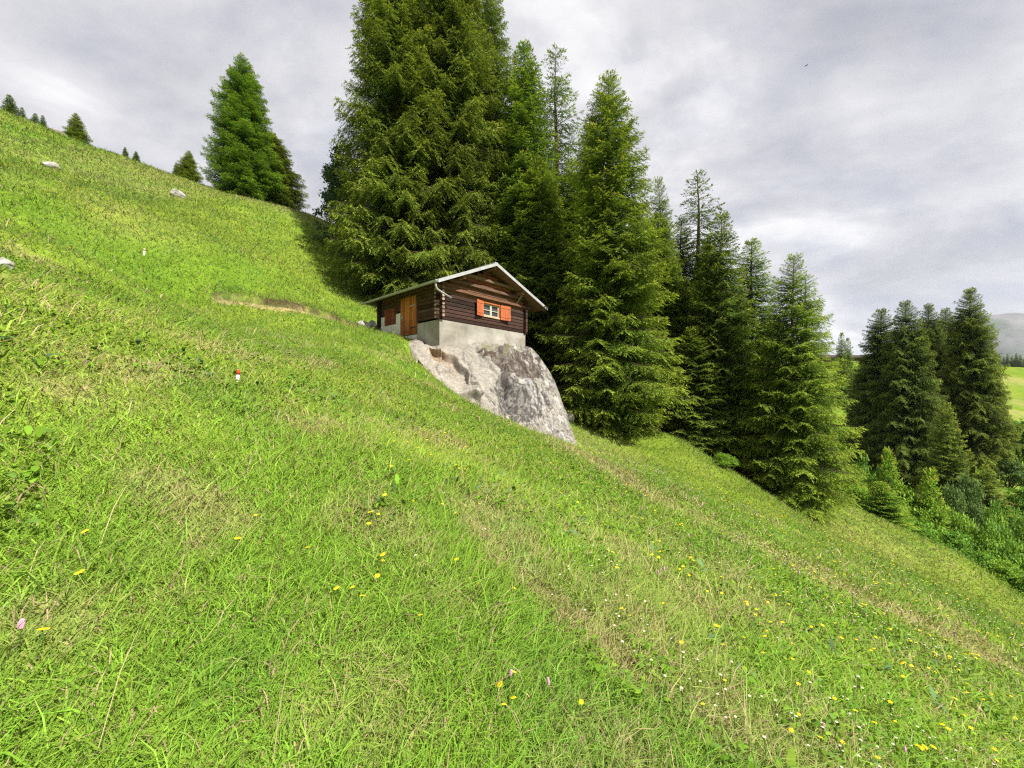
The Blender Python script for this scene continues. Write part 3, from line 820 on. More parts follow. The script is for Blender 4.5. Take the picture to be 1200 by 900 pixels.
# gutter and spout
m = MB(); gy0, gy1 = -OF - .02, L_ + OB + .05; gxx = -EL - .075; gz = roof_z(-EL) - .035
prof = [(math.cos(a), math.sin(a)) for a in np.linspace(math.pi, 2 * math.pi, 9)]
for i in range(8):
    (c0, s0), (c1, s1) = prof[i], prof[i + 1]
    ro, ri = .075, .066
    m.hexa([(gxx + c0 * ro, gy0, gz + s0 * ro), (gxx + c0 * ro, gy1, gz + s0 * ro), (gxx + c1 * ro, gy1, gz + s1 * ro), (gxx + c1 * ro, gy0, gz + s1 * ro),
            (gxx + c0 * ri, gy0, gz + s0 * ri), (gxx + c0 * ri, gy1, gz + s0 * ri), (gxx + c1 * ri, gy1, gz + s1 * ri), (gxx + c1 * ri, gy0, gz + s1 * ri)])
gutter = m.build('gutter', M_metal, roof)
m = MB(); sx = gxx + .02
m.tube([(sx, -OF + .10, gz - .05), (sx + .01, -OF + .10, gz - .22), (sx + .08, -OF + .12, gz - .32), (sx + .35, -OF + .16, gz - .40), (sx + .95, -OF + .30, gz - .50)], .043, 10)
m.build('drain_pipe', M_metal, hut, True)
# door of vertical boards
m = MB(); nb_ = 7; bw = (DY1 - DY0) / nb_
for i in range(nb_):
    c = np.array(random.choice([(.46, .165, .042), (.50, .185, .05), (.36, .125, .038), (.44, .165, .05)]))
    ya = DY0 + i * bw + .006; yb = DY0 + (i + 1) * bw - .006; o_ = random.uniform(0, .006)
    b = len(m.v)
    zs = [DZ0 + .02, DZ0 + .25, DZ0 + .7, DZ1]
    for j in range(3):
        cc = c * (.62, .8, 1)[j]
        m.box(-.035 - o_, .02, ya, yb, zs[j], zs[j + 1] - .0005, cc)
door = m.build('door', M_board, hut)
m = MB(); m.tube([(-.05, DY1 - .12, DZ0 + .85), (-.10, DY1 - .12, DZ0 + .85), (-.10, DY1 - .26, DZ0 + .85)], .014, 8); m.box(-.052, -.036, DY1 - .16, DY1 - .08, DZ0 + .74, DZ0 + .96)
m.build('handle', M_metal, door, True)
for zh in (DZ0 + .32, DZ1 - .42):
    m = MB(); m.box(-.056, -.042, DY0 + .02, DY0 + .5, zh - .025, zh + .025); m.build('hinge', M_iron if zh < 1.5 else M_metal, door)
m = MB()
m.box(-.03, .16, DY0 - .05, DY0, DZ0, DZ1 + .06, (.16, .085, .05)); m.box(-.03, .16, DY1, DY1 + .05, DZ0, DZ1 + .06, (.16, .085, .05)); m.box(-.03, .16, DY0, DY1, DZ1 + .003, DZ1 + .06, (.16, .085, .05))
m.build('door_frame', M_board, hut)
# window with closed brown shutters left of the door
m = MB(); c = (.20, .055, .03)
for i in range(6):
    ya = wy0 + .02 + i * (wy1 - wy0 - .04) / 6
    m.box(-.045 - random.uniform(0, .006), .02, ya + .003, ya + (wy1 - wy0 - .04) / 6 - .003, wz0 + .02, wz1 - .02, np.array(c) * random.uniform(.7, 1.3))
for zh in (wz0 + .15, wz1 - .15): m.box(-.062, -.052, wy0 + .05, wy1 - .05, zh - .03, zh + .03, (.16, .045, .025))
m.build('closed_shutter', M_board, hut, label='closed reddish brown board shutter left of the door')
m = MB()
for b in ((wy0 - .03, wy0 + .018, wz0 - .02, wz1 + .05), (wy1 - .018, wy1 + .03, wz0 - .02, wz1 + .05), (wy0 + .018, wy1 - .018, wz1 - .018, wz1 + .05), (wy0 + .018, wy1 - .018, wz0 - .02, wz0 + .018)):
    m.box(-.03, .1, b[0], b[1], b[2], b[3], (.13, .06, .035))
m.build('window_frame', M_board, hut)
# gable window with open orange shutters
m = MB(); fw = .06; oc = (.42, .13, .05)
m.box(gx0 - .06, gx0, -.03, .15, gz0 - .06, gz1 + .06, oc); m.box(gx1, gx1 + .06, -.03, .15, gz0 - .06, gz1 + .06, oc)
m.box(gx0, gx1, -.03, .15, gz1, gz1 + .06, oc); m.box(gx0, gx1, -.05, .15, gz0 - .06, gz0, (.45, .36, .26))
win = m.build('window', M_board, hut)
m = MB(); a0_, a1_ = gx0 + .003, gx1 - .003; ym = .055
mid_ = (a0_ + a1_) / 2
for xa, xb in ((a0_, mid_ - .004), (mid_ + .004, a1_)):
    m.box(xa, xa + fw, ym - .02, ym + .03, gz0 + .003, gz1 - .003); m.box(xb - fw, xb, ym - .02, ym + .03, gz0 + .003, gz1 - .003)
    m.box(xa + fw, xb - fw, ym - .02, ym + .03, gz0 + .003, gz0 + fw); m.box(xa + fw, xb - fw, ym - .02, ym + .03, gz1 - fw, gz1 - .003)
    m.box(xa + fw, xb - fw, ym - .012, ym + .02, (gz0 + gz1) / 2 - .018, (gz0 + gz1) / 2 + .018)
m.build('sash', M_paint, win)
m = MB(); m.box(a0_ + .01, a1_ - .01, ym + .035, ym + .042, gz0 + .01, gz1 - .01); m.build('pane', M_pane, win)
m = MB()
for xa in (gx0 + .08, mid_ + .09):
    n = 9
    for i in range(n): m.box(xa + i * .045, xa + i * .045 + .043, ym + .055 + .012 * (i % 2), ym + .065 + .012 * (i % 2), gz0 + .02, gz1 - .02)
m.build('curtain', M_white, win)
for xh, dirx, ang in ((gx0 - .065, -1, 12), (gx1 + .065, 1, 10)):
    m = MB(); sw = .50 if dirx < 0 else .60; n = 4
    ca, sa = math.cos(R(ang)), math.sin(R(ang))
    def pt(t, y, z): return (xh + dirx * (t * ca) , -.045 - t * sa + y, z)
    for i in range(n):
        t0, t1 = i * sw / n + .003, (i + 1) * sw / n - .003; c = np.array((.45, .135, .060)) * random.uniform(.88, 1.1)
        m.hexa([pt(t0, -.028, gz0 - .07), pt(t1, -.028, gz0 - .07), pt(t1, 0, gz0 - .07), pt(t0, 0, gz0 - .07), pt(t0, -.028, gz1 + .06), pt(t1, -.028, gz1 + .06), pt(t1, 0, gz1 + .06), pt(t0, 0, gz1 + .06)], c)
    for zh in (gz0 + .06, gz1 - .08):
        m.hexa([pt(.03, -.044, zh), pt(sw - .03, -.044, zh), pt(sw - .03, -.030, zh), pt(.03, -.030, zh), pt(.03, -.044, zh + .07), pt(sw - .03, -.044, zh + .07), pt(sw - .03, -.030, zh + .07), pt(.03, -.030, zh + .07)], (.47, .135, .045))
    m.build('shutter', M_board, hut)

# ------------------------------------------------------------------ small stones, stakes, bird
import bmesh
M_rock2 = surf('brown_rock', (.20, .165, .125), noise=[(1.2, (.5, .5, .48), (1.4, 1.35, 1.3)), (5, (.6, .6, .6), (1.3, 1.3, 1.3))], rough=.95, bump=.1, bump_scale=3)
def stone(px, py, wpx, hpx, label, seed, cat='stone', dark=1.0, dd=None, mat=None, name='stone'):
    p = ground_hit(px, py) if dd is None else P(px, py, dd)
    s = p[1] / F
    bm = bmesh.new(); bmesh.ops.create_icosphere(bm, subdivisions=4, radius=1)
    rs = np.random.default_rng(seed)
    planes = [(unit(rs.normal(size=3)), rs.uniform(.62, .95)) for _ in range(16)]
    from mathutils import noise, Vector
    for v in bm.verts:
        q_ = np.array(v.co)
        for n_, d_ in planes:
            k_ = q_ @ n_
            if k_ > d_: q_ = q_ - n_ * (k_ - d_)
        q_ = q_ * (1 + .09 * noise.noise(Vector(q_ * 2.3) + Vector((seed, 0, 0))) + .05 * noise.noise(Vector(q_ * 6)))
        v.co = q_ * np.array([wpx * s * .55, wpx * s * .5, hpx * s * .8])
    me = bpy.data.meshes.new(name); bm.to_mesh(me); bm.free()
    o = link(name, me, mat or M_rock, label=label, cat=cat)
    o.location = (p[0], p[1], p[2] + hpx * s * .12); o.rotation_euler = (rs.uniform(-.2, .2), rs.uniform(-.2, .2) + .25, rs.uniform(0, 1))
    return o
stone(80, 168, 34, 9, 'broad rocky outcrop on the left skyline beside a lone small spruce', 3, 'rock outcrop', dd=41.5, mat=M_rock2, name='rock_outcrop')
stone(60, 197, 17, 9, 'pale stone lying in the grass below the skyline outcrop', 4)
stone(208, 231, 17, 8, 'flat pale stone in the grass left of the lone ridge spruce', 5)
stone(2, 313, 20, 14, 'whitish stone at the left edge of the hillside', 6)
stone(664, 491, 17, 13, 'small grey stone at the right foot of the hut boulder', 7, dd=19.5)
stone(427, 386, 17, 13, 'dark broken stone beside the left rear corner of the hut', 8, dd=19.2)
stone(437, 383, 10, 10, 'pale grey stone in the low heap beside the hut wall', 18, dd=19.6)
stone(495, 633, 9, 4, 'flat greyish stone lying in the foreground grass', 9)
def stake(px, py, hpx, label, red):
    p = ground_hit(px, py); s = p[1] / F; h = hpx * s * 1.15; r_ = hpx * .13 * s
    o = empty('marker_stake', (p[0], p[1], p[2] - .1), random.uniform(0, 1), label, 'marker')
    m = MB(); m.tube([(0, 0, 0), (0, 0, .1 + h * .62)], r_, 8, (.78, .77, .73)); m.build('post', M_stake, o, True)
    m = MB(); m.tube([(0, 0, .1 + h * .62), (0, 0, .1 + h * .95), (0, 0, .1 + h)], [r_ * 1.08, r_ * 1.08, r_ * .6], 8, red); m.build('cap', M_stake, o, True)
    o.rotation_euler[1] = .06
stake(277.5, 449, 14, 'short white marker stake with a bright red top in the left meadow', (.62, .05, .03))
stake(168.5, 299, 7, 'small faded pinkish white stake high on the left hillside', (.55, .36, .30))
m = MB(); bp = P(945, 77, 60)
m.tube([(-.16, 0, 0), (-.08, 0, .02), (.06, 0, .02), (.15, 0, .04), (.2, 0, .03)], [.01, .045, .06, .035, .008], 8)
for sgn in (-1, 1):
    m.add([(-.06, 0, .02), (.08, 0, .02), (.05, sgn * .2, .10), (-.04, sgn * .2, .10), (-.06, sgn * .38, .04), (-.06, 0, .035), (.08, 0, .035), (.05, sgn * .2, .11), (-.04, sgn * .2, .11)], [(0, 1, 2, 3), (5, 6, 7, 8), (3, 2, 4), (8, 7, 4), (1, 6, 7, 2), (0, 5, 8, 3)])
b_ = m.build('bird', M_bird, label='tiny dark bird gliding in the pale cloudy sky', cat='bird'); b_.location = bp; b_.rotation_euler = (0, 0, .4)

# ------------------------------------------------------------------ spruces
def spruce_mesh(seed, Ht, Rad, dens=1.0, base=.06, sparse=0.0, prof=.85, droop=1.0, sliver=.135, tint=(1, 1, 1), young=False, fullness=1.0):
    g = np.random.default_rng(seed)
    cV, cD, cL, cU, cC = [], [], [], [], []
    tb = MB()
    nb_ = int(Ht * 18 * dens) + 24
    lean = g.normal(0, .008, 2)
    kink = g.normal(0, .05, (7, 2))
    tz = np.linspace(0, 1, 7)
    def axis(s):
        return np.array([np.interp(s, tz, kink[:, 0]) + lean[0] * s * Ht, np.interp(s, tz, kink[:, 1]) + lean[1] * s * Ht])
    r0 = Ht * .0135 + .03
    tb.tube([np.r_[axis(s), s * Ht - (.6 if s == 0 else 0)] for s in np.linspace(0, 1, 9)], [max(.012, r0 * (1 - s) ** .85 * (1.25 if s == 0 else 1)) for s in np.linspace(0, 1, 9)], 8, cap=False)
    az0 = g.uniform(0, 6.28)
    u = (np.arange(nb_) + g.uniform(0, 1, nb_)) / nb_
    ss = base + (1 - base) * (1 - (1 - u) ** 1.0)
    sector = g.uniform(.84, 1.13, 12)             # uneven outline by direction and height
    for i, s in enumerate(ss):
        if s > .985: s = .985
        az = az0 + i * 2.39996 + g.normal(0, .25)
        lump =   .85 + .30 * vnoise(np.array(s * 9.0 + seed), np.array((az % 6.283) * 1.1), seed)
        t = 1 - s
        shape = t ** prof
        low = min(1.0, .55 + .45 * (s - base) / .12) if s < base + .12 else 1.0
        l = Rad * shape * low * float(lump) * sector[int((az % 6.2832) / 6.2832 * 12) % 12] * g.uniform(.8, 1.15) + .15
        if g.uniform() < sparse: continue
        el = np.interp(s, [0, .35, .7, .92, 1], [-.28, -.12, .12, .5, .95]) + g.normal(0, .09)
        sag = np.interp(s, [0, .5, .9, 1], [.26, .24, .08, 0]) * droop
        lift = np.interp(s, [0, .5, 1], [.22, .16, .02])
        o = np.r_[axis(s), s * Ht]
        hd = np.array([math.cos(az), math.sin(az), 0]); pd = np.array([-hd[1], hd[0], 0])
        f = lambda q_: o + hd * (l * q_ * math.cos(el)) + np.array([0, 0, 1]) * (l * (math.sin(el) * q_ - sag * q_ ** 1.6 + lift * q_ ** 3)) + pd * l * .06 * math.sin(q_ * 2 + i)
        if l > .5: tb.tube([f(0), f(.35), f(.7), f(.97)], [max(.008, l * .011 + .006), l * .008 + .004, l * .005 + .003, .003], 4, cap=False)
        # side twigs
        q0 = .10 if l > 1.2 else .04
        nt = max(3, int(l * (1 - q0) / .13 * min(1.2, dens)))
        qs = q0 + (1 - q0) * (np.arange(nt) + g.uniform(0, 1, nt)) / nt
        tone = g.lognormal(0, .22)
        for q_ in qs:
            p0 = f(q_); dr = unit(f(min(1, q_ + .05)) - f(q_ - .05))
            for sd in (-1, 1):
                m_ = (.16 + .40 * l * (1 - q_) ** .6 * min(1, .5 + q_)) * g.uniform(.6, 1.2)
                m_ = min(m_, 1.0)
                yaw = g.uniform(.7, 1.15) * sd
                hang = g.uniform(.15, .75) * droop if not young else g.uniform(-.2, .25)
                if s > .85: hang *= .2
                d_ = unit(dr * math.cos(yaw) + np.cross((0, 0, 1), dr) * math.sin(yaw) + np.array([0, 0, -hang]))
                ns = max(3, int(m_ / (sliver * .235)))
                w_ = (np.arange(ns) + g.uniform(0, 1, ns)) / ns
                pos = p0 + d_ * (m_ * w_)[:, None] + np.c_[np.zeros((ns, 2)), -hang * .35 * m_ * w_ ** 2]
                sgn = np.where(np.arange(ns) % 2 == 0, 1, -1) * g.uniform(.35, .95, ns)
                perp = np.cross(d_, (0, 0, 1)); perp = perp / (np.linalg.norm(perp) + 1e-6)
                dd = unit(d_ + perp * sgn[:, None] + np.c_[np.zeros((ns, 2)), g.normal(.0, .35, ns) - .15])
                cV.append(pos); cD.append(dd); cL.append(sliver * g.uniform(.6, 1.25, ns) * (1.0 if s < .9 else .7))
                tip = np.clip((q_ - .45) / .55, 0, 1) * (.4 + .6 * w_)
                cC.append(np.c_[tip * g.uniform(.5, 1, ns), np.full(ns, tone)])
        # leading tuft at the branch tip
        ns = 7; dr = unit(f(1.0) - f(.9))
        cV.append(np.tile(f(.95), (ns, 1)) + dr * g.uniform(0, .14, ns)[:, None]); cD.append(unit(dr + g.normal(0, .4, (ns, 3)))); cL.append(np.full(ns, sliver * 1.1)); cC.append(np.c_[np.full(ns, .9), np.full(ns, tone)])
    # leader
    ns = 26; zz_ = np.linspace(.955, 1.0, ns)
    cV.append(np.array([np.r_[axis(a), a * Ht] for a in zz_])); cD.append(unit(np.c_[g.normal(0, .7, (ns, 2)), np.full(ns, .8)])); cL.append(np.full(ns, sliver)); cC.append(np.c_[np.full(ns, .6), np.ones(ns)])
    Pp = np.concatenate(cV); Dd = np.concatenate(cD); Ll = np.concatenate(cL); Cc = np.concatenate(cC)
    n = len(Pp)
    up = unit(np.c_[g.normal(0, .45, (n, 2)), np.ones(n)])
    sd = unit(np.cross(Dd, up)) * (Ll * .145 * fullness)[:, None]
    Lv = Dd * Ll[:, None]
    V = np.stack([Pp, Pp + Lv * .45 - sd, Pp + Lv, Pp + Lv * .45 + sd], 1).reshape(-1, 3)
    fq_ = np.arange(n)[:, None] * 4 + np.array([[0, 1, 2, 3]])
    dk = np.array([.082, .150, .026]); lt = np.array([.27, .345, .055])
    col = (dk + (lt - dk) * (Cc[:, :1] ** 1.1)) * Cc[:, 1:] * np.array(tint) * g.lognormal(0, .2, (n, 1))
    br = g.uniform(0, 1, n) < .05
    col[br] = np.array([.11, .075, .03]) * g.uniform(.6, 1.2, (br.sum(), 1))
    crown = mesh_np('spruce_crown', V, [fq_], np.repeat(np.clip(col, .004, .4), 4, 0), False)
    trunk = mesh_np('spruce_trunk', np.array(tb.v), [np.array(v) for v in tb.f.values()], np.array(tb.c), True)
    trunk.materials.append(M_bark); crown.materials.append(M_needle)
    return crown, trunk, Ht, Rad

def place_spruce(proto, px, d, top, rad, label, group=None, zbase=None, name='spruce_tree', cat='tree', rot=None, sink=.1):
    crown, trunk, H0_, R0_ = proto
    x_ = (px - CX) / F * d
    zb = zat(x_, d) - sink if zbase is None else zbase
    zt = (HY - top) / F * d
    h = max(.8, zt - zb); rad *= 1.04
    o = empty(name, (x_, d, zb), random.uniform(0, 6.28) if rot is None else rot, label, cat, group)
    o.scale = (rad / R0_, rad / R0_, h / H0_)
    for nm, me in (('trunk', trunk), ('crown', crown)):
        c = bpy.data.objects.new(nm, me); COL.objects.link(c); c.parent = o
    return o

# own crowns for the big trees; the rest share a few
G1 = 'spruces in the grove behind the hut'
big = [spruce_mesh(101, 25, 4.6, 1.4, .03, prof=.55, droop=1.25, tint=(1.05, 1.0, .9)),
       spruce_mesh(102, 26, 4.3, 1.4, .04, prof=.55, droop=1.35, tint=(1.1, 1.0, .85)),
       spruce_mesh(103, 20, 3.2, 1.25, .04, prof=.5, droop=1.1)]
place_spruce(big[0], 468, 26.5, -120, 4.9, 'tall dense spruce rising out of frame behind the left end of the hut roof', G1)
place_spruce(big[1], 528, 27.5, -135, 4.6, 'tall drooping spruce rising out of frame directly behind the hut ridge', G1)
place_spruce(big[2], 571, 29, -28, 3.2, 'spruce with its tip just at the upper picture edge, right of the two tallest', G1)
sD = spruce_mesh(104, 18, 2.6, 1.45, .05, prof=.68, tint=(1.0, 1.12, .8))
sE = spruce_mesh(105, 20, 2.3, .85, .08, sparse=.32, prof=.5, droop=1.2, tint=(.9, .95, 1))
sF = spruce_mesh(106, 19, 3.6, 1.5, .03, prof=.62, droop=.9, tint=(1.1, 1.08, .85))
sG = spruce_mesh(107, 16, 2.3, .75, .12, sparse=.22, prof=.62, droop=.9, tint=(.8, .85, 1))
sH = spruce_mesh(108, 15, 2.8, 1.4, .03, prof=.72, tint=(1, 1, .9))
sJ = spruce_mesh(109, 15, 3.6, 1.5, .02, prof=.66, droop=.85, tint=(1.15, 1.15, .85))
sM = spruce_mesh(110, 20, 4.3, 1.35, .07, prof=.6, droop=1.4, sliver=.2, tint=(.78, .78, .82))  # sM and sM2: darker needle tint paints in the gully clump's unlit look
sM2 = spruce_mesh(111, 22, 4.4, 1.35, .10, prof=.55, droop=1.5, sliver=.2, tint=(.82, .78, .78))
sY = spruce_mesh(112, 9, 3.0, 1.5, .02, prof=.85, droop=.3, sliver=.17, tint=(1.2, 1.12, 1.0), young=True)
sS = spruce_mesh(113, 3.5, 1.4, 3.0, .02, prof=1.0, droop=.2, sliver=.13, tint=(1.25, 1.55, .9), young=True)
sR = spruce_mesh(114, 15, 4.4, 1.6, .01, prof=.52, droop=.5, sliver=.17, tint=(.92, 1.12, .8), young=True)
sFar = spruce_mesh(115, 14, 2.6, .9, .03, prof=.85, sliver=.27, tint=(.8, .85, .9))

place_spruce(sD, 615, 27.5, 52, 3.9, 'bright green slim spruce between the hut ridge and the sparse tall one', G1)
place_spruce(sE, 654, 29, 64, 3.3, 'sparse see-through spruce top left of the big front spruce', G1)
place_spruce(sH, 640, 25, 190, 3.4, 'dark spruce standing right behind the right roof edge of the hut', G1)
place_spruce(sF, 714, 21, 88, 3.7, 'big full spruce right of the boulder with branches down to the grass', G1)
place_spruce(sD, 668, 26.5, 190, 2.8, 'dim spruce squeezed behind the big front spruce on its left', G1)
place_spruce(sH, 778, 28, 212, 2.3, 'slim spruce tip just behind the right shoulder of the big front spruce', G1)
place_spruce(sG, 813, 29, 207, 3.5, 'thin spruce with a nearly bare whorled top against the sky', G1)
place_spruce(sH, 842, 24, 249, 3.2, 'pointed spruce right of the bare-topped one', G1)
place_spruce(sD, 878, 25.5, 283, 3.0, 'pointed spruce left of the bright spruce at the grove end', G1)
place_spruce(sJ, 928, 20.9, 303, 3.0, 'broad bright spruce at the right end of the grove, lowest on the slope', G1)
place_spruce(sE, 946, 25.5, 326, 2.2, 'narrow dark spruce peeking out behind the bright spruce at the grove end', G1)
for px, d, tp, rd in ((795, 30, 262, 3.2), (770, 27.5, 252, 2.9), (826, 28, 283, 3.0), (745, 29, 240, 3.2), (690, 29, 150, 3.0), (760, 32, 290, 3.2), (830, 31, 290, 3.0), (795, 27, 330, 2.7), (862, 29, 335, 2.6), (905, 28, 360, 2.6), (600, 33, 160, 3.0), (700, 32, 250, 3), (815, 23.5, 385, 2.2)):
    place_spruce(sH if px % 2 else sD, px, d, tp, rd, 'shaded spruce half hidden deep inside the grove', 'shaded spruces inside the grove')
# lone pair on the ridge, small trees beyond it
place_spruce(sR, 286, 39, 73, 3.6, 'lone full bright green spruce on the left ridge', zbase=None)
place_spruce(sM2, 317, 42, 158, 3.4, 'darker lower spruce showing behind the right side of the lone ridge spruce')
for proto, px, d, top, rd, lb, base_py in ((sFar, 13, 56, 113, 1.5, 'tallest of the small spruces at the far left skyline', 152), (sFar, 27, 57, 127, .9, 'thin small spruce right beside the tallest at the far left skyline', 160),
        (sFar, 41, 56, 133, .9, 'small dark spruce left of a twin on the far left skyline', 158), (sFar, 51, 57, 136, .8, 'small dark spruce nearest the rock outcrop, right one of the twins', 162),
        (sY, 90, 47, 134, 1.45, 'lone small spruce beside the skyline rock outcrop', 171), (sFar, 147, 60, 173, .6, 'tiny spruce tip poking over the ridge, left of two', 188), (sFar, 160, 60, 178, .7, 'tiny spruce tip poking over the ridge, right of two', 192),
        (sY, 221, 52, 178, 1.7, 'small spruce on the ridge left of the lone bright spruce', 212), (sFar, 207, 53, 192, .6, 'tiny thin spruce left of the small ridge spruce', 208)):
    place_spruce(proto, px, d, top, rd, lb, 'small spruces on the left ridge', zbase=(HY - base_py - 3) / F * d)
# clump across the gully
G2 = 'spruces across the gully on the right'
place_spruce(sM, 1033, 55, 364, 4.6, 'leftmost dark spruce of the clump across the gully', G2)
place_spruce(sM, 1061, 51, 355, 4.3, 'pale-tipped pointed spruce second from left in the clump across the gully', G2)
place_spruce(sM2, 1087, 59, 359, 3.9, 'dark spruce in the middle of the clump across the gully', G2)
place_spruce(sM, 1108, 61, 363, 3.8, 'dark spruce just left of the tallest across the gully', G2)
place_spruce(sM2, 1138, 54, 341, 4.5, 'tallest dark spruce of the clump across the gully with a bare lower trunk', G2)
place_spruce(sM, 1160, 59, 430, 2.6, 'lower spruce at the right edge of the clump across the gully', G2)
place_spruce(sM, 1012, 60, 425, 3.3, 'low dark spruce on the left skirt of the clump across the gully', G2)
place_spruce(sFar, 985, 85, 391, 2.2, 'distant thin spruce between the grove and the gully clump', G2)
place_spruce(sFar, 993, 88, 397, 2.2, 'distant thin spruce right next to its twin before the far meadow', G2)
place_spruce(sY, 1110, 44, 475, 2.9, 'young conical spruce standing in front of the gully clump', G2)
place_spruce(sY, 1157, 41, 547, 2.4, 'small rounded young spruce lower right in front of the gully clump', G2)
G3 = 'bright spruce saplings among the bushes'
for px, d, top, rd, lb in ((1041, 31, 533, 1.5, 'tallest bright spruce sapling with layered tips among the bushes'), (1089, 29.5, 556, 1.6, 'bright spruce sapling at the foot of the young conical spruce'), (1034, 28, 568, 1.7, 'low wide spruce sapling at the near edge of the bushes')):
    place_spruce(sS, px, d, top, rd, lb, G3)
# distant row behind the far meadow
for k_, px in enumerate(range(1166, 1236, 5)):
    d = 300 + (k_ * 37) % 40
    zt = 414 + (k_ * 7) % 5
    place_spruce(sFar, px, d, zt, 3.0, 'distant blue grey conifer in the row behind the far meadow', 'distant conifers behind the far meadow', zbase=(HY - 440) / F * d)

# ------------------------------------------------------------------ broadleaf shrubs
def shrub_mesh(seed, Ht, Rad, nleaf, size, cols, lobes=11, spread=.10):
    g = np.random.default_rng(seed)
    P_, D_, U_, C_ = [], [], [], []
    tb = MB()
    for k in range(lobes):
        a = k * 2.4 + g.normal(0, .3); q_ = math.sqrt((k + .5) / lobes)
        cz = Ht * (.80 - .55 * q_ * q_ + g.normal(0, .06)); cen = np.array([math.cos(a) * Rad * .68 * q_, math.sin(a) * Rad * .68 * q_, cz])
        lr = np.array([Rad * .36, Rad * .36, Ht * .22]) * g.uniform(.75, 1.2)
        tb.tube([(g.normal(0, .08), g.normal(0, .08), -.3), cen * np.array([.45, .45, .55]), cen], [.04 + Ht * .006, .03, .008], 5, cap=False)
        # twig clumps on the lobe, leaves round each clump
        nc = 26
        cd = unit(g.normal(size=(nc, 3)) + np.array([0, 0, .25])); cr_ = g.uniform(.55, 1.08, (nc, 1))
        cc = cen + cd * lr * cr_
        n = int(nleaf / lobes / nc) + 1
        ctn = g.lognormal(0, .18, nc); cid = g.integers(0, len(cols), nc)
        for j in range(nc):
            P_.append(cc[j] + g.normal(0, spread * Rad ** .6, (n, 3)) * np.array([1, 1, .6])); D_.append(unit(cd[j] * .6 + g.normal(0, .6, (n, 3)))); U_.append(unit(cd[j] * .7 + np.array([0, 0, .7]) + g.normal(0, .45, (n, 3))))
            C_.append(np.array(cols[cid[j]]) * ctn[j] * g.lognormal(0, .16, (n, 1)))
    Pp = np.concatenate(P_); Dd = np.concatenate(D_); Up = np.concatenate(U_); Cc = np.concatenate(C_)
    k = Pp[:, 2] > .02; Pp, Dd, Up, Cc = Pp[k], Dd[k], Up[k], Cc[k]
    n = len(Pp); L = size * g.uniform(.6, 1.3, n)
    sd = unit(np.cross(Dd, Up)) * (L * .36)[:, None]; Lv = Dd * L[:, None]
    V = np.stack([Pp, Pp + Lv * .5 - sd, Pp + Lv, Pp + Lv * .5 + sd], 1).reshape(-1, 3)
    fo = mesh_np('shrub_foliage', V, [np.arange(n)[:, None] * 4 + np.array([[0, 1, 2, 3]])], np.repeat(np.clip(Cc, .005, .42), 4, 0)); fo.materials.append(M_leaf)
    st = mesh_np('shrub_stem', np.array(tb.v), [np.array(v) for v in tb.f.values()], np.array(tb.c), True); st.materials.append(M_bark)
    return fo, st, Ht, Rad

BG = [(.115, .25, .03), (.14, .285, .034), (.17, .32, .04), (.10, .215, .03)]
BB = [(.11, .19, .05), (.14, .22, .065), (.09, .16, .04)]
BY = [(.18, .32, .03), (.20, .35, .04), (.15, .28, .028)]
pr = [shrub_mesh(201, 3, 1.8, 9000, .13, BG), shrub_mesh(202, 2.6, 2.0, 9000, .13, BG[1:] + BY[:1]), shrub_mesh(203, 2.4, 1.5, 8000, .12, BY), shrub_mesh(204, 3, 1.7, 9000, .13, BB)]
tallb = shrub_mesh(205, 6.5, 1.9, 14000, .15, [(.06, .11, .045), (.075, .135, .05), (.05, .10, .03)], 16)
def place_shrub(proto, px, d, top, rad, label, group='green bushes along the gully edge', name='bush', cat='bush'):
    fo, st, h0, r0 = proto
    x_ = (px - CX) / F * d; zb = zat(x_, d) - .05; h = max(.5, (HY - top) / F * d - zb)
    o = empty(name, (x_, d, zb), random.uniform(0, 6.28), label, cat, group); o.scale = (rad / r0, rad / r0, h / h0)
    for nm, me in (('stem', st), ('foliage', fo)):
        c = bpy.data.objects.new(nm, me); COL.objects.link(c); c.parent = o
place_shrub(tallb, 399, 30, 175, 1.9, 'blue green broadleaf tree tucked against the left side of the tall spruces', None, 'broadleaf_tree', 'tree')
place_shrub(tallb, 415, 28.5, 225, 1.7, 'lower broadleaf tree at the left foot of the tall spruces', None, 'broadleaf_tree', 'tree')
place_shrub(pr[2], 849, 19.8, 531, .6, 'small light green bush at the grass edge under the grove', None)
